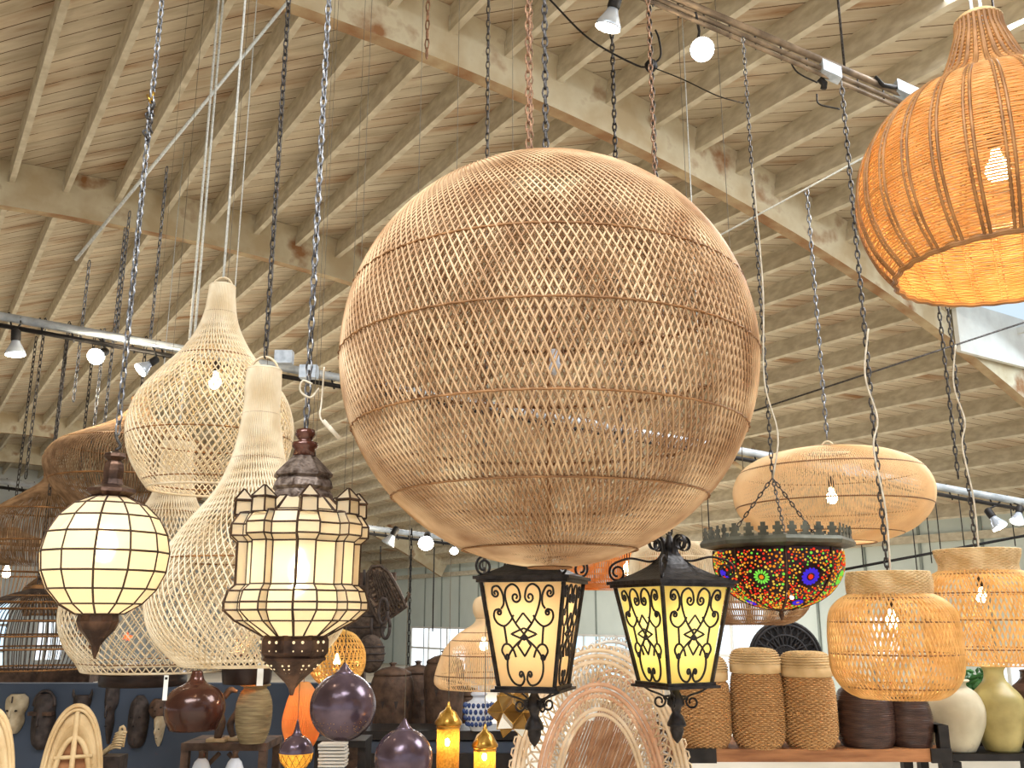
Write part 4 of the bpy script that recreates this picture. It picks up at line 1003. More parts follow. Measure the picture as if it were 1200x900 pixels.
light(root,(c[0],c[1],z-.01),.5); b=B(); b.ball((c[0],c[1]-R*.55,z-.004),.009,10); b.build('bulb',M['bulb'],root)
# brass cylinder lanterns
def brasscyl(cx,d,ytop,hw,ybulb,label):
    ax=Ax(cx,ytop+50,d); c=ax.c(); root=hang(ax,ytop,label,'lantern','brass_cylinder_lantern','pierced brass cylinder lanterns')
    b=B(); b.lathe(c,ax.prof([(1,ytop),(2,ytop+5),(4,ytop+9),(hw*.7,ytop+13),(hw*.95,ytop+20),(hw*1.15,ytop+24),(hw*1.15,ytop+27),(hw,ytop+28)]),28); b.build('domed_cap',M['brass'],root)
    b=B(); b.lathe(c,ax.prof([(hw*.95,ytop+27),(hw*.95,ytop+60),(hw*.95,ytop+110),(hw*.95,ytop+140)]),28,cap=False); sh=b.build('pierced_tube',M['brassp'],root)
    for y_ in (ytop+30,ytop+139): b=B(); b.lathe(c,ax.prof([(hw,y_-1.5),(hw*1.03,y_),(hw,y_+1.5)]),28,cap=False); b.build('band',M['brass'],root)
    p=ax.pt(ybulb); light(root,tuple(p),.7,(1,.75,.4),.01); b=B(); b.ball((p[0],p[1]-hw*ax.m(ybulb),p[2]),.010,10,sc=(1,.5,1.6)); b.build('bulb',M['bulb'],root)
    wire(root,[ax.pt(ytop),(c[0],c[1],ceil_z(*c)-.004)],.0016,'cordgrey','lamp_cord')
brasscyl(525,4.1,822,14,868,'taller-hung pierced brass cylinder lantern with a domed cap')
brasscyl(568,4.1,848,13.5,885,'lower pierced brass cylinder lantern, nearest the faceted gold star')
# faceted gold star pendant
ax=Ax(601,833,3.9); c=ax.c(); root=hang(ax,803,'faceted gold glass star pendant behind the cream iron lantern\'s foot'); R=30*ax.m(833); ctr=ax.p
import itertools
g=(1+5**.5)/2
ic=[np.array(v,float) for v in [(-1,g,0),(1,g,0),(-1,-g,0),(1,-g,0),(0,-1,g),(0,1,g),(0,-1,-g),(0,1,-g),(g,0,-1),(g,0,1),(-g,0,-1),(-g,0,1)]]
fcs=[(0,11,5),(0,5,1),(0,1,7),(0,7,10),(0,10,11),(1,5,9),(5,11,4),(11,10,2),(10,7,6),(7,1,8),(3,9,4),(3,4,2),(3,2,6),(3,6,8),(3,8,9),(4,9,5),(2,4,11),(6,2,10),(8,6,7),(9,8,1)]
V=[];Fc=[];mi=[]
for kq,f_ in enumerate(fcs):
    a,b_,c_=[ic[i]/np.linalg.norm(ic[i])*R*.72 for i in f_]; t_=(a+b_+c_)/3; t_=t_/np.linalg.norm(t_)*R*1.06
    for (p_,q_) in ((a,b_),(b_,c_),(c_,a)):
        n0=len(V); V+=[ctr+p_,ctr+q_,ctr+t_]; Fc.append((n0,n0+1,n0+2)); mi.append(1 if random.random()<.18 else 0)
mk('faceted_star',V,Fc,[M['goldg'],M['mirror']],root,False,mi=mi)
b=B()
for f_ in Fc: b.tube([V[f_[0]],V[f_[2]]],.0014,4)
b.build('solder_lines',M['brass'],root,False)
wire(root,[ctr+np.array([0,0,R]),(c[0],c[1],ceil_z(*c)-.004)],.0016,'cordgrey','lamp_cord')
# lit orange bamboo lantern and yellow cane tray
ax=Ax(354,842,4.6); c=ax.c(); root=hang(ax,800,'tall lit orange bamboo lantern behind the smallest copper globe')
P=ax.sprof([(6,800),(14,812),(20,832),(22,850),(17,868),(9,880)],24)
V,Fq=comb(strands(P,c,64,np.zeros(24),.0042),rings(P[::4],c,.003,60)); mk('bamboo_shade',V,Fq,M['orangeb'],root); bulb(root,tuple(ax.pt(826)),.02,2.2); wire(root,[ax.pt(801),(c[0],c[1],ceil_z(*c)-.004)],.0016,'cordgrey','lamp_cord')
ax=Ax(395,772,4.9); c=ax.c(); root=hang(ax,738,'round yellow open-cane pendant glowing behind the turreted lantern\'s base')
P=ax.sprof([(6,738),(20,744),(30,758),(33,773),(30,788),(20,800),(8,806)],24)
V,Fq=comb(strands(P,c,36,.9*np.linspace(0,1,24),.003,1),strands(P,c,36,.9*np.linspace(0,1,24),.003,-1),rings(P[1:-1:2],c,.0026,70)); mk('cane_shade',V,Fq,M['tray'],root); bulb(root,tuple(ax.pt(775)),.02,3); wire(root,[ax.pt(739),(c[0],c[1],ceil_z(*c)-.004)],.0016,'cordgrey','lamp_cord')
# red star light behind the gourds
p=at(150,747,5.95); b=B(); b.ball(p,.012,8)
for kq in range(24):
    v=np.array([random.gauss(0,1) for _ in range(3)]); v/=np.linalg.norm(v); b.tube([p,p+v*.035],[.004,.0008],4)
b.tube([p,(p[0],p[1],ceil_z(p[0],p[1])-.004)],.0012,4,m=1)
o=b.build('red_star_light',[M['red'],M['cordgrey']]); tag(o,'small glowing red star light seen through the far gourd pendant','light')

# ------------------------------------------------------------------ price tags
def tagcard(x,y,d,hw,hh,label,top=None):
    p=at(x,y,d); a=hw*d/F; h_=hh*d/F
    root=thing('price_tag',label,'tag',p)
    b=B(); b.box(p,(a,.001,h_)); b.build('card',M['tagm'],root,False)
    b=B(); b.box(p+np.array([0,-.0012,h_*.75]),(a*.6,.0004,h_*.1)); b.build('printed_line',M['black'],root,False)
    wire(root,[p+np.array([0,0,h_]),at(*top)],.0012,'cord','string')
tagcard(194,806,3.4,2.6,14,'white hanging price tag left of the oxblood onion pendant',(196,786,3.9))
tagcard(305,790,3.3,3.6,13,'white hanging price tag under the nearest gourd, above the ribbed vase',(303,770,3.55))
b=B(); q0,q1=at(379,493,2.6),at(398,514,2.6); dv=q1-q0; L=np.linalg.norm(dv); dv/=L; nv=np.cross(dv,[0,1,0]); b.box((q0+q1)/2,(L/2,.004,.006),dv,(0,1,0),nv)
b.tube(cr([at(381,497,2.6),at(375,488,2.62),at(377,470,2.65),at(380,430,2.66)],18),.003,5); b.tube(cr([at(366,450,2.68),at(355,446,2.68),at(352,458,2.68),at(364,466,2.68),at(374,455,2.68)],20),.0035,5)
tag(b.build('lamp_tag_bar',M['cord']),'cream plastic bar on a looped cord beside the castle lantern\'s chain','tag')

# ------------------------------------------------------------------ shelves and pots, right
def box_px(x0,x1,y0,y1,d,depth):
    """box whose front face is at camera depth d, going back depth metres (axis aligned)"""
    a=at(x0,(y0+y1)/2,d); b_=at(x1,(y0+y1)/2,d); Y=a[1]; t_=Ax((x0+x1)/2,(y0+y1)/2,d)
    z0,z1=t_.z(y1),t_.z(y0); return (np.array([(a[0]+b_[0])/2,Y+depth/2,(z0+z1)/2]),(abs(b_[0]-a[0])/2,depth/2,(z1-z0)/2))
sh=thing('display_shelf','long oak-topped display shelf holding the lidded baskets and brown jars','shelf',at(950,885,4.6)*np.array([1,1,0]))
b=B(); ctr,h=box_px(796,1112,878,893,4.6,.5); b.box(ctr,h); b.build('shelf_board',M['wood'],sh,False); SHZ=ctr[2]+h[2]; SHY=ctr[1]-h[1]; sx0,sx1=ctr[0]-h[0],ctr[0]+h[0]
b=B(); b.box((sx0+.09,SHY-.006,ctr[2]),(.09,.008,h[2]+.004)); b.build('steel_bracket',M['darkshelf'],sh,False); b=B(); b.box((sx1-.04,SHY-.006,ctr[2]),(.05,.008,h[2]+.004)); b.build('steel_bracket',M['darkshelf'],sh,False)
for (xx,yy) in ((sx0+.04,SHY+.05),(sx1-.01,SHY+.03),(sx0+.04,SHY+.46),(sx1-.03,SHY+.46)):
    b=B(); top=SHZ+ (.11 if xx>0 and xx>sx1-.05 else 0)-.001*(xx<sx1-.05); b.box((xx,yy,(top)/2),(.025,.025,(top)/2)); b.build('post',M['darkshelf'],sh,False)
b=B(); b.box(((sx0+sx1)/2,SHY+.25,.35),((sx1-sx0)/2-.03,.22,.02)); b.box((sx1-.01,SHY+.25,SHZ+.09),(.025,.23,.02)); b.build('lower_shelf',M['darkshelf'],sh,False)
# glassware tops under the board
sh2=thing('display_shelf','dark steel shelf at the right edge carrying the pale clay jars','shelf',at(1180,888,4.7)*np.array([1,1,0]))
b=B(); ctr,h=box_px(1117,1262,884,892,4.75,.5); b.box(ctr,h); b.build('shelf_board',M['darkshelf'],sh2,False); S2Z=ctr[2]+h[2]
for (xx,yy) in ((ctr[0]-h[0]+.03,ctr[1]-.2),(ctr[0]+h[0]-.03,ctr[1]-.2),(ctr[0]-h[0]+.03,ctr[1]+.2),(ctr[0]+h[0]-.03,ctr[1]+.2)):
    b=B(); b.box((xx,yy,(S2Z-.04)/2),(.022,.022,(S2Z-.04)/2)); b.build('post',M['darkshelf'],sh2,False)
def shift(pp,zbase,ax):
    P=ax.sprof(pp,40); P[:,1]+= zbase-P[:,1].min(); return P
def lidded(cx,d,hw,y0,y1,label,zb):
    ax=Ax(cx,(y0+y1)/2,d); c=ax.c()
    P=shift([(hw*.78,y1),(hw*.98,y1-14),(hw,y1-45),(hw*.97,y1-70),(hw*.9,y0+32),(hw*.84,y0+30)],zb,ax)
    root=thing('lidded_basket',label,'basket',(c[0],c[1],zb),'lidded seagrass baskets on the oak shelf')
    n=42; rz=P[np.linspace(0,39,n).astype(int)]
    V,Fq=rings(rz,c,.0042,176,.0055,44,1.0); mk('woven_body',V,Fq,M['jarwick'],root)
    b=B(); b.lathe(c,[(p[0]-.005,p[1]) for p in P],36); b.build('basket_wall',M['jarwick'],root)
    zt=P[-1][1]; m=ax.m(y0); r=hw*m
    b=B(); b.lathe(c,[(r*.86,zt),(r*.99,zt+.006),(r*1.0,zt+.03),(r*.99,zt+.055)],36); b.build('lid_band',M['jarlid'],root)
    L=cr([(r*.99,zt+.055),(r*.97,zt+.075),(r*.85,zt+.105),(r*.6,zt+.12),(r*.02,zt+.124)],14)
    V,Fq=rings(L[:-1],c,.0045,160,.002,60); mk('lid_weave',V,Fq,M['jarlid'],root)
    b=B(); b.lathe(c,[(max(p[0]-.004,.002),p[1]) for p in L],36,cap=False); b.build('lid_top',M['jarlid'],root)
lidded(825,4.75,29,772,879,'tall lidded seagrass basket half hidden by the yellow iron lantern',SHZ)
lidded(887,4.75,29.5,763,879,'lidded seagrass basket in the middle of the row of three',SHZ)
lidded(947,4.75,30.5,767,879,'lidded seagrass basket nearest the dark brown jars',SHZ)
def pot(cx,d,pp,label,m,zb,name='jar',cat='jar',group=None,rid=0,k=40):
    ax=Ax(cx,pp[0][1]-30,d); c=ax.c(); P=shift(pp,zb,ax)
    root=thing(name,label,cat,(c[0],c[1],zb),group)
    if rid: P=np.array([(r+ .003*math.sin(i*2.2),z) for i,(r,z) in enumerate(cr(P,90))])
    b=B(); b.lathe(c,[tuple(p) for p in P],k,cap=False); b.lathe(c,[(P[0][0],P[0][1]),(.01,P[0][1]+.002)],k,cap=True)
    o=b.build('body',M[m],root); md=o.modifiers.new('s','SOLIDIFY'); md.thickness=.006; md.offset=-1
    V,Fq=rings([P[-1]],c,.006,48); mk('rim',V,Fq,M[m],root)
    return root,ax,P
pot(1014,4.75,[(28,878),(32,868),(33,850),(32,828),(28,814),(24,810),(22,808)],'tall dark brown glazed jar directly below the nearer basket pendant','jarbrown',SHZ,rid=1)
pot(1066,4.75,[(22,878),(25,866),(26,848),(24,832),(20,822),(17,819)],'shorter dark brown glazed jar, right of the taller brown one','jarbrown',SHZ,rid=1)
pot(1119,4.9,[(20,884),(26,872),(34,850),(35,832),(28,816),(18,808),(17,804),(20,801)],'round crackled off-white clay jar with leaves behind its neck','jarwhite',S2Z)
pot(1172,4.9,[(18,884),(24,868),(30,840),(29,822),(18,808),(12,800),(11,790),(15,784)],'olive-yellow clay amphora at the right, beside the white jar','jargreen',S2Z)
pot(1217,4.9,[(18,884),(26,868),(30,840),(27,815),(14,800),(12,790)],'mottled dark olive jar cut off by the right picture edge','jarbrown',S2Z)
# foliage behind the jars
pl=thing('trailing_plant','green leafy plant rising behind the white and olive jars','plant',at(1135,880,5.3)*np.array([1,1,0])+np.array([0,0,S2Z]))
pc=at(1137,800,5.15); b=B(); rr=random.Random(3)
bs=B()
for kq in range(14):
    e=pc+np.array([rr.uniform(-.1,.13),rr.uniform(-.05,.05),rr.uniform(-.07,.07)]); bs.tube(cr([(pc[0],pc[1]+.03,S2Z+.05),(pc[0]+rr.uniform(-.03,.03),pc[1]+.02,pc[2]-.1),e],10),.0025,4)
bs.build('stems',M['green'],pl)
for kq in range(130):
    ce=pc+np.array([rr.gauss(0,.055),rr.gauss(0,.03),rr.gauss(0,.035)]); a=rr.uniform(0,2*PI); u=np.array([math.cos(a),rr.uniform(-.5,.2),math.sin(a)]);u/=np.linalg.norm(u); v=np.cross(u,[rr.uniform(-.5,.5),-1,rr.uniform(-.3,.8)]);v/=np.linalg.norm(v); L=rr.uniform(.02,.034)
    nn=np.cross(u,v); b.add([ce-u*L,ce+v*L*.5+nn*.004,ce+u*L,ce-v*L*.5+nn*.004,ce-nn*.003],[(0,1,4),(1,2,4),(2,3,4),(3,0,4)])
b.build('leaves',M['green'],pl,False)
b=B(); b.lathe((pc[0],pc[1]+.03),[(.05,S2Z),(.07,S2Z+.1),(.06,S2Z+.13)],20); b.build('plant_pot',M['darkwood'],pl)
# dark carved disc
ce=at(921,772,6.4); Rd=43*6.4/F; root=thing('carved_disc','round black carved lattice disc standing behind the lidded baskets','wall art',ce-np.array([0,0,Rd]))
b=B()
for rr_ in (.98,.9,.62,.34,.12): b.tube([ce+np.array([math.cos(a)*Rd*rr_,0,math.sin(a)*Rd*rr_]) for a in np.linspace(0,2*PI,49)],.012 if rr_>.8 else .008,5)
for kq in range(24):
    a=2*PI*kq/24
    b.tube([ce+np.array([math.cos(a+q*.35)*Rd*(.12+.8*q),0,math.sin(a+q*.35)*Rd*(.12+.8*q)]) for q in np.linspace(0,1,8)],.007,4); b.tube([ce+np.array([math.cos(a-q*.35)*Rd*(.12+.8*q),0,math.sin(a-q*.35)*Rd*(.12+.8*q)]) for q in np.linspace(0,1,8)],.007,4)
b.build('lattice',M['blackdisc'],root)
b=B(); V=[ce+np.array([math.cos(a)*Rd*.96,.02,math.sin(a)*Rd*.96]) for a in np.linspace(0,2*PI,48,endpoint=False)]; V2=[v+np.array([0,.015,0]) for v in V]
b.add(V+V2,[tuple(range(48)),tuple(range(48,96))[::-1]]+[(i,(i+1)%48,48+(i+1)%48,48+i) for i in range(48)]); b.build('backing',M['blackdisc'],root,False)
zz_=(ce-np.array([0,0,Rd]))[2]
tb=thing('console_table','dark wooden console table behind the lidded baskets, under the black disc','table',(ce[0],ce[1]+.05,0))
b=B(); b.box((ce[0]+.05,ce[1]+.05,zz_-.03),(.95,.22,.025)); b.build('table_top',M['darkwood'],tb,False)
for i_ in (-1,1):
    for j_ in (-1,1): b=B(); b.box((ce[0]+.05+i_*.9,ce[1]+.05+j_*.18,(zz_-.055)/2),(.025,.025,(zz_-.055)/2)); b.build('leg',M['darkwood'],tb,False)
# ------------------------------------------------------------------ peacock chairs
def peacock(cx,cyb,d,ya,hw_,label,inner_fill=True,yaw=0,scale=1.0,m='peacock'):
    """arched woven chair back. ya = apex y; hw_ = half width in px at the widest"""
    ax=Ax(cx,cyb,d); m_=ax.m(cyb); base=np.array([ax.X,ax.Y,0]); za=ax.z(ya); W=hw_*m_; zlow=.42; H=za-zlow
    root=thing('peacock_chair',label,'chair',(ax.X,ax.Y,0))
    Xv=np.array([math.cos(yaw),math.sin(yaw),0]); Yv=np.array([-math.sin(yaw),math.cos(yaw),0])
    def pt(k_,a,dy=0):
        """k_ scale ring, a from -pi/2..pi/2 around apex: fan oval"""
        zc_=zlow+H*.42
        x=W*k_*math.sin(a); z=zc_+ (H*.58*(1-(1-k_)*.82))*math.cos(a) if math.cos(a)>0 else zc_+H*.42*math.cos(a)*.98
        if math.cos(a)<=0: x=W*k_*math.sin(a)*(1-.25*(-math.cos(a)))
        y=-.10*(x/W)**2+ .02
        return base+Xv*x+Yv*(y+dy)+np.array([0,0,z])
    A=np.linspace(-2.4,2.4,90)
    def arc_(k_,r,name,mm,n=1):
        b=B()
        for q in range(n): b.tube([pt(k_-q*r*1.9/W,a) for a in A],r,6)
        b.build(name,M[mm],root)
    arc_(1.0,.010,'outer_frame',m,3); arc_(.72,.010,'wrapped_frame','peach',3); arc_(.52,.009,'inner_frame',m,2)
    b=B()
    for (k0,k1,n_,r_) in ((.74,.94,62,.0042),(.54,.67,62,.0040)):
        Aa=np.linspace(-2.4,2.4,n_)
        for i in range(n_-2):
            b.tube([pt(k0,Aa[i]),pt((k0+k1)/2,Aa[i+1]*.5+Aa[i]*.5,-.006),pt(k1,Aa[i+2])],r_,4); b.tube([pt(k0,Aa[i+2]),pt((k0+k1)/2,Aa[i+1]*.5+Aa[i+2]*.5,.006),pt(k1,Aa[i])],r_,4)
        for i in range(0,n_-1,2):
            for kk in (.35,.65): b.tube([pt(k0+(k1-k0)*kk,Aa[i]),pt(k0+(k1-k0)*(kk+.1),(Aa[i]+Aa[i+1])/2,-.008),pt(k0+(k1-k0)*kk,Aa[i+1])],r_*.9,4)
    b.build('lace_weave',M[m],root)
    # loops on outer edge
    b=B(); Aa=np.linspace(-2.2,2.2,58)
    for i in range(57):
        b.tube([pt(1.0,Aa[i]),pt(1.045,Aa[i]*.7+Aa[i+1]*.3),pt(1.045,Aa[i]*.3+Aa[i+1]*.7),pt(1.0,Aa[i+1])],.0045,4)
    b.build('edge_loops',M[m],root)
    # slanting reeds fill the middle
    b=B(); zc_=zlow+H*.42
    for x0 in np.arange(-1.6,1.6,.037):
        P=[]
        for q in np.linspace(0,1,24):
            z=zlow+.02+q*(H*.96); x=x0*W+ (z-zc_)*.42
            # inside inner arch?
            kz=(z-zc_); lim=0
            top=H*.58*(1-.5*.82)
            if kz>0: 
                if kz>=top: continue
                lim=W*.47*math.sqrt(1-(kz/top)**2)
            else: lim=W*.47*(1-.25*min(1,-kz/(H*.42)))
            if abs(x)<lim: P.append(base+Xv*x+Yv*(-.1*(x/W)**2+.02)+np.array([0,0,z]))
        if len(P)>2: b.tube(P,.0052,4)
    b.build('reed_panel',M['seat'],root)
    # seat and woven hourglass base
    b=B(); sc_=base-Yv*.27; b.lathe((sc_[0],sc_[1]),[(.24,.40),(.27,.42),(.27,.45),(.02,.455)],32); b.build('seat',M['seat'],root)
    P=cr([(.25,.40),(.17,.28),(.14,.2),(.18,.1),(.25,.006)],24)
    V,Fq=comb(strands(P,sc_[:2],50,1.2*np.linspace(0,1,24),.004,1),strands(P,sc_[:2],50,1.2*np.linspace(0,1,24),.004,-1),rings([P[0],P[12],P[23]],sc_[:2],.008,50)); mk('woven_base',V,Fq,M[m],root)
    return root
peacock(703,880,4.2,762,103,'whitewashed peacock chair with lacy arched back, front one between the iron lanterns',yaw=-.12)
peacock(720,860,5.0,752,76,'paler peacock chair whose lacy back shows behind the front peacock chair',yaw=.1,m='white')
# small arched rattan chairs at lower left
def small_arch(cx,d,ya,hw_,label,yaw):
    ax=Ax(cx,880,d); m_=ax.m(880); base=np.array([ax.X,ax.Y,0]); za=ax.z(ya); W=hw_*m_; zl=.42; H=za-zl
    root=thing('rattan_armchair',label,'chair',(ax.X,ax.Y,0)); Xv=np.array([math.cos(yaw),math.sin(yaw),0]); Yv=np.array([-Xv[1],Xv[0],0])
    def pt(k_,q,dy=0):
        x=W*k_*math.cos(q); z=zl+(H*(1-(1-k_)*.55))*max(0,math.sin(q))**.46; return base+Xv*x+Yv*dy+np.array([0,0,z])
    Q=np.linspace(0,PI,50)
    b=B(); b.tube([pt(1,q) for q in Q],.012,6); b.tube([pt(.96,q,-.012) for q in Q],.008,6); b.build('outer_frame',M['jarlid'],root)
    b=B(); b.tube([pt(.68,q) for q in Q],.014,6); b.build('inner_frame',M['jarlid'],root)
    b=B(); n_=70; Qa=np.linspace(.02,PI-.02,n_)
    for i in range(n_-2): b.tube([pt(.7,Qa[i]),pt(.93,Qa[i+2])],.005,4); b.tube([pt(.7,Qa[i+2]),pt(.93,Qa[i])],.005,4)
    b.tube([pt(.82,q) for q in Q],.006,4); b.build('lace_weave',M['jarlid'],root)
    V=[];n=30
    for i in range(n+1):
        q=PI*i/n; V+= [pt(.66,q,.012)]
    V2=[v+Yv*.012 for v in V]; k_=n+1
    mk('back_panel',V+V2,[tuple(range(k_)),tuple(range(k_,2*k_))[::-1]]+[(i,i+1,k_+i+1,k_+i) for i in range(n)],M['wood'],root,False)
    b=B(); b.tube([base+Yv*-.005+np.array([0,0,zl]),base+Yv*-.005+np.array([0,0,zl+H*.97])],.013,6); b.tube([base-Xv*W*.60+np.array([0,0,zl+H*.72])-Yv*.005,base+Xv*W*.62+np.array([0,0,zl+H*.72])-Yv*.005],.010,6); b.build('cross_brace',M['jarlid'],root)
    b=B(); sc_=base-Yv*.25; b.lathe((sc_[0],sc_[1]),[(.22,.38),(.25,.40),(.25,.43),(.02,.435)],24); b.build('seat',M['jarlid'],root)
    for a in (.8,2.3,3.9,5.4): b=B(); b.tube([(sc_[0]+.2*math.cos(a),sc_[1]+.2*math.sin(a),.39),(sc_[0]+.22*math.cos(a),sc_[1]+.22*math.sin(a),0.0)],.015,6); b.build('leg',M['jarlid'],root)
small_arch(86,4.6,827,34,'small arched rattan chair back with a cross brace, before the navy partition',.45)
small_arch(-14,3.8,832,32,'arched rattan chair back cut off by the left picture edge',.45)

# ------------------------------------------------------------------ navy partition with masks
ctr,h=box_px(-60,432,801,1010,6.6,.12); ctr[2]=(ctr[2]+h[2])/2; h=(h[0],h[1],ctr[2]); PY=ctr[1]-h[1]
b=B(); b.box(ctr,h); o=b.build('partition_wall',M['navy'],None,False); tag(o,'low navy-painted partition the carved masks hang on','partition')
PZ=ctr[2]*2
def mp(x,y):   # point on partition front
    r=at(x,y,1)-np.array([0,0,CAMZ]); k_=PY/r[1]; return np.array([r[0]*k_,PY,CAMZ+r[2]*k_])
def mask(cx,cy,w,h,shape,m,label,extra=None):
    """shape: list of (hw fraction, v -1..1)"""
    o0=mp(cx,cy); px=np.linalg.norm(mp(cx+1,cy)-o0); W=w*px/2; H=h*px/2
    root=thing('carved_mask',label,'mask',o0-np.array([0,0,H]))
    P=cr(shape,22); V=[];K=13
    for hw,v in P:
        for j in range(K):
            u=-1+2*j/(K-1); V.append(o0+np.array([W*hw*u,-.012-.075*math.sqrt(max(0,1-u*u))*min(1,hw*1.4)+ (-.02*math.exp(-(u/.2)**2)) *(abs(v)<.6),H*v]))
    n=len(P); n0=len(V); V+= [o0+np.array([W*hw*u,-.004,H*v]) for hw,v in P for u in (-1,1)]
    Fc=[(i*K+j,(i+1)*K+j,(i+1)*K+j+1,i*K+j+1) for i in range(n-1) for j in range(K-1)]
    for i in range(n-1):
        Fc.append((i*K,n0+2*i,n0+2*i+2,(i+1)*K)); Fc.append((i*K+K-1,(i+1)*K+K-1,n0+2*i+3,n0+2*i+1)); Fc.append((n0+2*i,n0+2*i+1,n0+2*i+3,n0+2*i+2))
    mk('face',V,Fc,M[m],root)
    b=B()
    for sx in (-1,1): b=B(); b.ball(o0+np.array([sx*W*.34,-.082,H*.18]),W*.17,8,sc=(1.3,.3,.6)); b.build('eye_hole',M['black'],root)
    b=B(); b.ball(o0+np.array([0,-.085,-H*.42]),W*.2,8,sc=(1.3,.3,.5)); b.build('mouth_hole',M['black'],root)
    b=B(); b.tube(cr([o0+np.array([0,-.085,H*.45]),o0+np.array([0,-.115,-H*.0]),o0+np.array([0,-.1,-H*.14])],8),[W*.06+.004]*8,6); b.build('nose',M[m],root)
    if extra: extra(o0,W,H,root)
    return root
def horns(o0,W,H,root):
    for sx in (-1,1):
        b=B(); b.tube(cr([o0+np.array([sx*W*.5,-.03,H*.7]),o0+np.array([sx*W*1.0,-.03,H*1.0]),o0+np.array([sx*W*1.1,-.03,H*1.45])],10),np.linspace(.02,.004,10),6); b.build('horn',M['maskwood'],root)
def crest(o0,W,H,root):
    b=B(); b.tube([o0+np.array([math.cos(a)*W*.9,-.03,H*.55+math.sin(a)*H*.55]) for a in np.linspace(0,PI,18)],.012,6); b.build('crest_hoop',M['maskwood'],root)
    b=B(); b.box(o0+np.array([0,-.06,H*.3]),(W*1.0,.03,H*.07)); b.build('brow_shelf',M['darkwood'],root,False)
def twoleg(o0,W,H,root):
    b=B(); b.box(o0+np.array([0,-.088,-H*.35]),(W*.14,.006,H*.5)); b.box(o0+np.array([0,-.092,H*.6]),(W*.05,.004,H*.3)); b.build('dark_inlay',M['maskwood'],root,False)
mask(20,836,25,44,[(.55,1),(1,.75),(1,.3),(.75,0),(.85,-.4),(.5,-.85),(.25,-1)],'bone','pale horseshoe-shaped carved mask, leftmost on the navy partition',twoleg)
mask(52,845,27,62,[(.5,1),(.85,.8),(.9,.4),(1,.1),(.95,-.4),(.7,-.8),(.3,-1)],'maskwood','dark carved mask with hooped crest, second from the left',crest)
mask(97,830,20,30,[(.9,1),(1,.6),(.8,0),(.45,-.7),(.1,-1)],'maskwood','small dark horned mask just above the small arched chair',horns)
mask(131,834,15,70,[(.9,1),(1,.6),(.95,.25),(.5,.0),(.6,-.3),(.4,-.7),(.2,-1)],'maskwood','long narrow dark mask below the far gourd pendant')
mask(163,845,24,58,[(.3,1),(.8,.7),(1,.2),(.95,-.3),(.8,-.75),(.4,-1)],'maskwood','oval striped dark mask, right of the long narrow one',twoleg)
mask(188,830,24,22,[(.6,1),(1,.4),(1,-.3),(.5,-1)],'darkwood','brown round-headed mask beside the white price tag')
mask(188,856,13,34,[(.9,1),(1,.7),(.8,.1),(.5,-.6),(.15,-1)],'bone','pale pointed mask under the brown round-headed one')
# shelf behind on the left above partition: dark ledge
b=B(); ctr,h=box_px(-60,105,783,800,7.6,.3); b.box(ctr,h); 
lg=thing('wall_shelf','dark brown shelf ledge behind and above the navy partition','shelf',(ctr[0],ctr[1],0)); b.build('ledge',M['darkwood'],lg,False)
for q in (-.8,.8): b=B(); b.box((ctr[0]+q*h[0],ctr[1],(ctr[2]-h[2])/2),(.04,.1,(ctr[2]-h[2])/2)); b.build('post',M['darkwood'],lg,False)
# driftwood sculpture near chair
o0=at(132,880,4.9); root=thing('driftwood_sculpture','pale knotted driftwood sculpture on a stand, right of the small arched chair','sculpture',(o0[0],o0[1],0))
b=B(); rr=random.Random(11)
zt_=at(141,860,4.9)
b.tube(cr([o0+np.array([-.06,0,-.02]),o0+np.array([-.01,0,.02]),o0+np.array([.03,0,.05]),zt_+np.array([0,0,.01])],16),.014,7)
for q in range(7): 
    p=o0+np.array([.018+.004*q,0,.015+q*.013]); b.tube(cr([p+np.array([-.03,-.012,-.008]),p+np.array([0,-.02,.004]),p+np.array([.028,-.01,0])],8),.006,6)
b.tube(cr([o0+np.array([.03,0,.09]),o0+np.array([.03,0,.115]),o0+np.array([.045,0,.12]),o0+np.array([.055,0,.09]),o0+np.array([.05,0,.02])],12),.008,6)
b.build('branches',M['coral'],root); b=B(); b.box((o0[0],o0[1],(o0[2]-.02)/2),(.06,.06,(o0[2]-.02)/2)); b.build('stand',M['maskwood'],root,False)

# ------------------------------------------------------------------ shelf with ribbed vase, centre left
sv=thing('display_shelf','dark wooden shelf under the ribbed vase and oxblood pendant','shelf',at(260,880,4.9)*np.array([1,1,0]))
ctr,h=box_px(212,312,871,880,4.9,.35); b=B(); b.box(ctr,h); b.build('shelf_board',M['darkwood'],sv,False); VZ=ctr[2]+h[2]
for q in (-1,1):
    for w_ in (-1,1): b=B(); b.box((ctr[0]+q*(h[0]-.02),ctr[1]+w_*.15,(ctr[2]-h[2])/2),(.02,.02,(ctr[2]-h[2])/2)); b.build('leg',M['darkwood'],sv,False)
b=B(); 
for q in (-1,1): b.tube([(ctr[0]+q*(h[0]-.03),ctr[1]-.16,VZ-.22),(ctr[0]+q*(h[0]-.2),ctr[1]-.16,VZ-.05)],.012,4)
b.build('brace',M['darkwood'],sv,False)
pot(297,4.95,[(14,872),(19,858),(21,840),(20,824),(16,812),(13,808),(16,804)],'khaki ribbed vase standing on the dark shelf','ribvase',VZ,'vase','vase',rid=1)
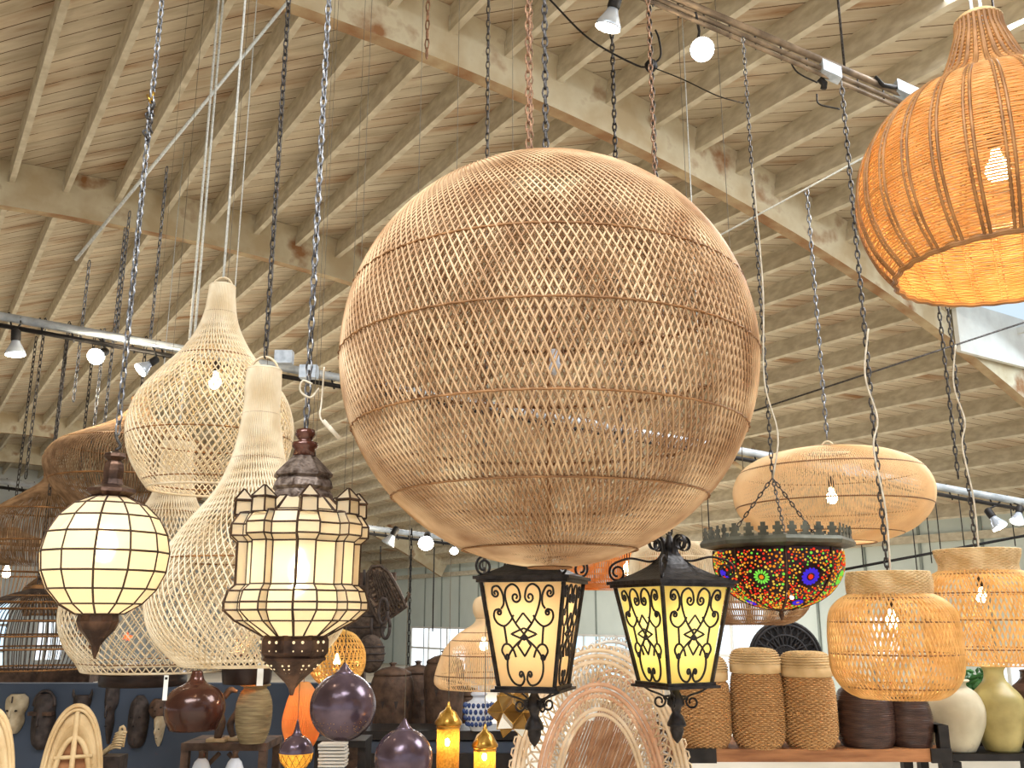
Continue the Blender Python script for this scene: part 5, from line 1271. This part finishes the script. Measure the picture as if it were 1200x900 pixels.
# carved figures beside it
def figure(cx,d,pts,label,zb,m='darkwood'):
    ax=Ax(cx,850,d); root=thing('wooden_figurine',label,'figurine',(ax.X,ax.Y,zb)); b=B()
    for P,r_ in pts:
        Q=[(ax.X+x*.01,ax.Y,zb+z*.01) for x,z in P]; b.tube(cr(Q,10) if len(Q)>2 else Q,np.interp(np.linspace(0,1,10 if len(Q)>2 else 2),np.linspace(0,1,len(r_)),[v*.01 for v in r_]),8)
    b.build('carved_body',M[m],root); b=B(); b.box((ax.X,ax.Y,zb+.008),(.05,.04,.008)); b.build('plinth',M['coral'],root,False)
figure(256,5.0,[([(0,1.6),(1,9),(0,16),(2,24)],[2,3,2,.8]),([(0,16),(-4,19),(-6,14)],[1,1,.7]),([(2,22),(5,26),(9,25)],[1.5,1.8,.8])],'dark twisted wooden figurine standing behind the oxblood pendant',VZ)
figure(274,5.05,[([(0,1.6),(-2,8),(1,14),(3,20)],[1.6,2,1.6,1.2]),([(1,14),(5,10),(4,5)],[1,1,.7]),([(3,20),(4,24)],[2,1.4])],'dark twisted wooden figurine beside the ribbed vase',VZ)
# blue-white lamps below shelf: two white bowls
for x_,lb in ((236,'pale blue glazed dome below the shelf, left one'),(275,'pale blue glazed dome below the shelf, right one')):
    ax=Ax(x_,895,4.8); c=ax.c(); zt=ax.z(888); root=thing('ceramic_dome',lb,'ceramic',(c[0],c[1],zt-.12)); b=B()
    b.lathe(c,[(11*ax.m(895),zt-.10),(10.5*ax.m(895),zt-.05),(8*ax.m(895),zt-.02),(4*ax.m(895),zt),(.002,zt+.003)],24); b.build('bowl',M['blueW'],root); b=B(); b.lathe(c,[(.02,zt),(.012,zt+.02),(.02,zt+.03),(.002,zt+.035)],12); b.build('knob',M['darkwood'],root)
ctr,h=box_px(200,330,906,912,4.7,.35); b=B(); b.box(ctr,h)
# dark cabinet mid
ctr,h=box_px(424,612,856,1000,5.4,.35); ctr[2]=(ctr[2]+h[2])/2; h=(h[0],h[1],ctr[2]); cab=thing('cabinet','charcoal cabinet behind the brass cylinders carrying the porcelain jar','cabinet',(ctr[0],ctr[1],0))
b=B(); b.box(ctr-np.array([0,0,.03]),(h[0],h[1],h[2]-.03)); b.build('cabinet_body',M['navy'],cab,False); b=B(); b.box(ctr+np.array([0,0,h[2]-.025]),(h[0]+.02,h[1]+.02,.025)); b.build('cabinet_top',M['darkshelf'],cab,False); CZ=ctr[2]*2
for q in (-.5,.5): b=B(); b.box(ctr+np.array([q*h[0],-h[1]-.008,-.05]),(h[0]*.47,.008,h[2]*.86)); dd=b.build('door',M['darkshelf'],cab,False); b=B(); b.ball(ctr+np.array([q*h[0]*.1,-h[1]-.025,.1]),.015,8); b.build('knob',M['brass'],dd)
# books / boxes next to the copper globe (white stack with dark base)
root=thing('paper_stack','white stack of leaflets in a rack below the large copper globe','stack',at(388,890,4.4)); b=B()
for q in range(7): 
    p=at(391+random.uniform(-.8,.8),896-q*4,4.4); b.box(p,(.062,.05,.005))
b.build('sheets',M['tagm'],root,False); 
ctr,h=box_px(368,428,868,876,4.7,.25); rk=thing('low_shelf','dark low shelf behind the large copper globe','shelf',(ctr[0],ctr[1],0)); b=B(); b.box(ctr,h); b.build('shelf_board',M['darkshelf'],rk,False)
for q in (-1,1): b=B(); b.box((ctr[0]+q*(h[0]-.02),ctr[1],(ctr[2]-h[2])/2),(.02,.1,(ctr[2]-h[2])/2)); b.build('post',M['darkshelf'],rk,False)
b=B(); b.box(at(391,905,4.4)-np.array([0,0,.012+.35]),(.08,.06,.35)); b.build('plinth',M['darkwood'],root,False)
# porcelain ginger jar
ax=Ax(561,838,5.5); c=ax.c(); P=shift([(9,857),(14,848),(17,836),(16,826),(9,821),(7,818),(8,816)],CZ,ax); root=thing('ginger_jar','blue-and-white porcelain jar between the two brass cylinder lanterns','jar',(c[0],c[1],CZ))
b=B(); b.lathe(c,[tuple(p) for p in P],32); bd=b.build('body',M['blueW'],root); b=B()
for i_ in range(4):
    for j_ in range(18):
        a=2*PI*(j_+.5*(i_%2))/18; r,z=P[8+i_*6]; b.ball((c[0]+r*math.cos(a),c[1]+r*math.sin(a),z),.012,6,sc=(1,1,1.3))
b.build('blue_motifs',M['blueP'],bd); zt=P[-1][1]; b=B(); b.lathe(c,[(.045,zt),(.05,zt+.01),(.03,zt+.03),(.008,zt+.035),(.012,zt+.05),(.002,zt+.055)],20); b.build('lid',M['blueW'],root)
# brown lidded wooden jars
for cx,d,hw,yt,lb in ((459,6.0,25,776,'dark carved lidded wooden jar, leftmost of the brown row above the cabinet'),(489,6.4,25,774,'dark carved lidded wooden jar with a bead knob, middle of the brown row'),(520,6.0,24,762,'tallest dark carved wooden jar, beside the pale bell pendant'),(548,6.45,22,800,'dark carved wooden jar half hidden under the pale bell pendant')):
    ax=Ax(cx,830,d); c=ax.c(); zb=.75; root=thing('carved_jar',lb,'jar',(c[0],c[1],zb),'dark carved wooden jars behind the cabinet'); m_=ax.m(830)
    P=cr([(hw*.75*m_,zb),(hw*.85*m_,ax.z(860)),(hw*1.0*m_,ax.z(yt+40)),(hw*1.0*m_,ax.z(yt+24)),(hw*.85*m_,ax.z(yt+14))],24); b=B(); b.lathe(c,[tuple(p) for p in P],28); bd=b.build('body',M['darkwood'],root)
    b=B(); b.lathe(c,[(hw*.9*m_,ax.z(yt+15)),(hw*.88*m_,ax.z(yt+12)),(hw*.5*m_,ax.z(yt+7)),(hw*.12*m_,ax.z(yt+5)),(hw*.12*m_,ax.z(yt+3)),(hw*.2*m_,ax.z(yt+1)),(hw*.05*m_,ax.z(yt))],24); b.build('lid',M['darkwood'],root)
    b=B()
    for j_ in range(10):
        a=2*PI*j_/10; r=hw*m_*1.0; z=ax.z(yt+44); b.add([(c[0]+r*math.cos(a-.1)*1.01,c[1]+r*math.sin(a-.1)*1.01,z),(c[0]+r*math.cos(a+.1)*1.01,c[1]+r*math.sin(a+.1)*1.01,z),(c[0]+r*math.cos(a)*1.0,c[1]+r*math.sin(a)*1.0,z-.05),(c[0]+r*.97*math.cos(a),c[1]+r*.97*math.sin(a),z-.01)],[(0,1,2),(0,3,1),(1,3,2),(2,3,0)])
    b.build('carved_motif',M['maskwood'],bd,False)
ctr=np.array([at(500,850,6.2)[0],at(500,850,6.2)[1]+.05,.36]); bn=thing('wooden_bench','low dark bench carrying the row of carved wooden jars','bench',(ctr[0],ctr[1],0)); b=B(); b.box((ctr[0],ctr[1],.72),(.45,.3,.03)); b.build('bench_top',M['darkwood'],bn,False)
for q in (-1,1): b=B(); b.box((ctr[0]+q*.4,ctr[1],.345),(.03,.2,.345)); b.build('leg',M['darkwood'],bn,False)
# smoked baskets and gourds hanging left of the window
post=thing('display_post','dark square post the smoked baskets and trays hang on','post',at(418,760,6.6)*np.array([1,1,0])); pp0=at(418,760,6.6); b=B(); b.box((pp0[0],pp0[1]+.1,.98),(.05,.05,.98)); b.build('post_shaft',M['darkwood'],post,False); b=B(); b.box((pp0[0]+.05,pp0[1]+.1,1.98),(.2,.03,.03)); b.build('arm',M['darkwood'],post,False)
# patterned seed basket (tilted)
A_,B_,C_,D_=at(432,662,6.2),at(452,664,6.2),at(476,710,6.2),at(444,730,6.2)
root=thing('seed_basket','tilted rectangular patterned basket with rounded top, right of the turreted lantern','basket',at(455,728,6.2))
sh_=[(430,700),(431,672),(436,664),(446,663),(455,670),(466,690),(476,711),(460,722),(445,731),(437,715)]
V=[at(x,y,6.2) for x,y in sh_]; V2=[v+np.array([0,.16,0]) for v in V]; n=len(V)
mk('basket_body',V+V2,[tuple(range(n))[::-1],tuple(range(n,2*n))]+[(i,(i+1)%n,n+(i+1)%n,n+i) for i in range(n)],M['seed'],root,False)
b=B()
for q in range(1,10):
    u=q/10; b.tube([at(430+u*15,672+u*56,6.19),at(440+u*34,664+u*46,6.19)],.006,4)
for q in range(1,8):
    u=q/8; b.tube([at(432+u*20,668+u*4,6.185),at(446+u*28,728-u*18,6.185)],.006,4)
b.tube([at(x,y,6.19) for x,y in sh_+sh_[:1]],.012,5); b.build('cane_stripes',M['darkbask'],root,False)
b=B(); b.tube([at(474,707,6.2),at(480,696,6.2),at(477,694,6.2)],.012,5); b.build('peg',M['darkwood'],root)
b=B(); b.tube([at(446,664,6.24),at(446,640,6.24)],.004,4);  b.build('hanging_cord',M['black'],root)
def rnd(cx,cy,d,rx,ry,label,m='darkbask',name='smoked_gourd',cat='gourd'):
    root=thing(name,label,cat,at(cx,cy+ry,d)); p=at(cx,cy,d); b=B(); b.ball(p,rx*d/F,22,sc=(1,.7,ry/rx)); b.build('body',M[m],root); b=B(); r_=rx*d/F
    for q in (.35,.0,-.35): 
        k_=math.sqrt(1-q*q); b.tube([p+np.array([r_*k_*math.cos(a)*1.01,r_*.7*k_*math.sin(a)*1.01,r_*ry/rx*q]) for a in np.linspace(0,2*PI,31)],.006,4)
    b.build('binding',M['maskwood'],root); b=B(); b.tube([p+np.array([0,0,r_*ry/rx*.95]),p+np.array([0,0,r_*ry/rx+.1])],.01,5); b.build('stalk',M['maskwood'],root); return root
rnd(425,722,6.3,30,36,'large smoked round basket behind the turreted lantern\'s right side')
rnd(434,766,6.1,17,22,'smaller smoked round gourd just above the carved jars')
rnd(410,758,6.45,18,30,'dark smoked basket between the yellow cane pendant and post')
# ring shaped handles
b=B()
for (x,y,r_) in ((449,716,9),(452,735,8)):
    p=at(x,y,6.0); b.tube([p+np.array([r_*.6*6/F*math.cos(a),0,r_*1.6*6/F*math.sin(a)]) for a in np.linspace(0,2*PI,20)],.012,6)
tag(b.build('iron_ring',M['maskwood']),'pair of dark oval handles hanging beside the smoked gourds','handle')

# ------------------------------------------------------------------ stray chains in the background
strays=[(500,68,5.3,-30,'chainr','short rusty chain dangling from the roof beam left of the globe\'s chains',True),
 (62,540,6.5,378,'chaind','thin chain dropping behind the left conduit beside the left spotlight',False),
 (30,560,6.5,374,'chaind','leftmost background chain near the picture edge',False),
 (86,470,6.6,306,'chain','background chain between the leftmost chain and glaring spotlight',False),
 (122,500,7.0,268,'chain','chain just right of the glaring spotlight, ending by the reed pendant',False),
 (108,520,6.5,386,'chain','background chain directly below the glaring spotlight',False),
 (176,400,7.0,196,'chain','thin chain right of the knotted chain, crossing the roof beam',False),
 (150,385,7.0,225,'chain','short thin chain hanging from the slanting steel cable',False),
 (136,400,7.0,248,'chain','thin chain hanging left of the knotted chain',False),
 (478,790,9,620,'black','thin dark cord falling beside the patterned basket to the carved jars',False),
 (1123,560,6.2,350,'chaind','chain running beside the farther basket pendant\'s cord',False)]
for x,y,d,yt,m_,lb,vis in strays:
    ax=Ax(x,y,d); p0=ax.pt(y); p1=ax.pt(yt)
    V,Fq=chain_vf(p0,p1,.05 if m_!='chainr' else .055,.018,.005); o=mk('hanging_chain',V,Fq,M[m_]); tag(o,lb,'chain')
for (x,y,d,lb) in ((222,398,6.3,'white hanging rope left of the tall teardrop pendant\'s own cable'),(228,392,6.35,'second thin white rope beside the tall teardrop pendant\'s neck')):
    ax=Ax(x,y,d); p0=ax.pt(y); b=B(); b.tube([p0,(ax.X,ax.Y,ceil_z(ax.X,ax.Y)-.004)],.009,5); tag(b.build('hanging_rope',M['cable']),lb,'rope')
gw='thin background drop wires over the right wall'
for i_,(x,y,d,yt) in enumerate(((1092,660,9.5,560),(1103,650,9.6,560),(1130,640,9.8,575),(1012,665,9.6,600),(1075,672,9.4,600),(1190,640,9,585),(925,655,9,560),(832,640,9,560),(480,700,9,650),(507,740,8.5,640))):
    ax=Ax(x,y,d); p0=ax.pt(y); b=B(); b.tube([p0,ax.pt(yt)],.006,4); 
    nb=['left of the farther basket pendant','just behind the farther basket pendant','behind the farther basket pendant\'s collar','over the nearer basket pendant\'s collar','right of the nearer basket pendant\'s collar','at the right picture edge','above the coloured bowl lantern','above the whitish cage pendant','left of the far window','in front of the far window'][i_]
    tag(b.build('drop_wire',M['black']),'thin dark drop wire '+nb,'wire')
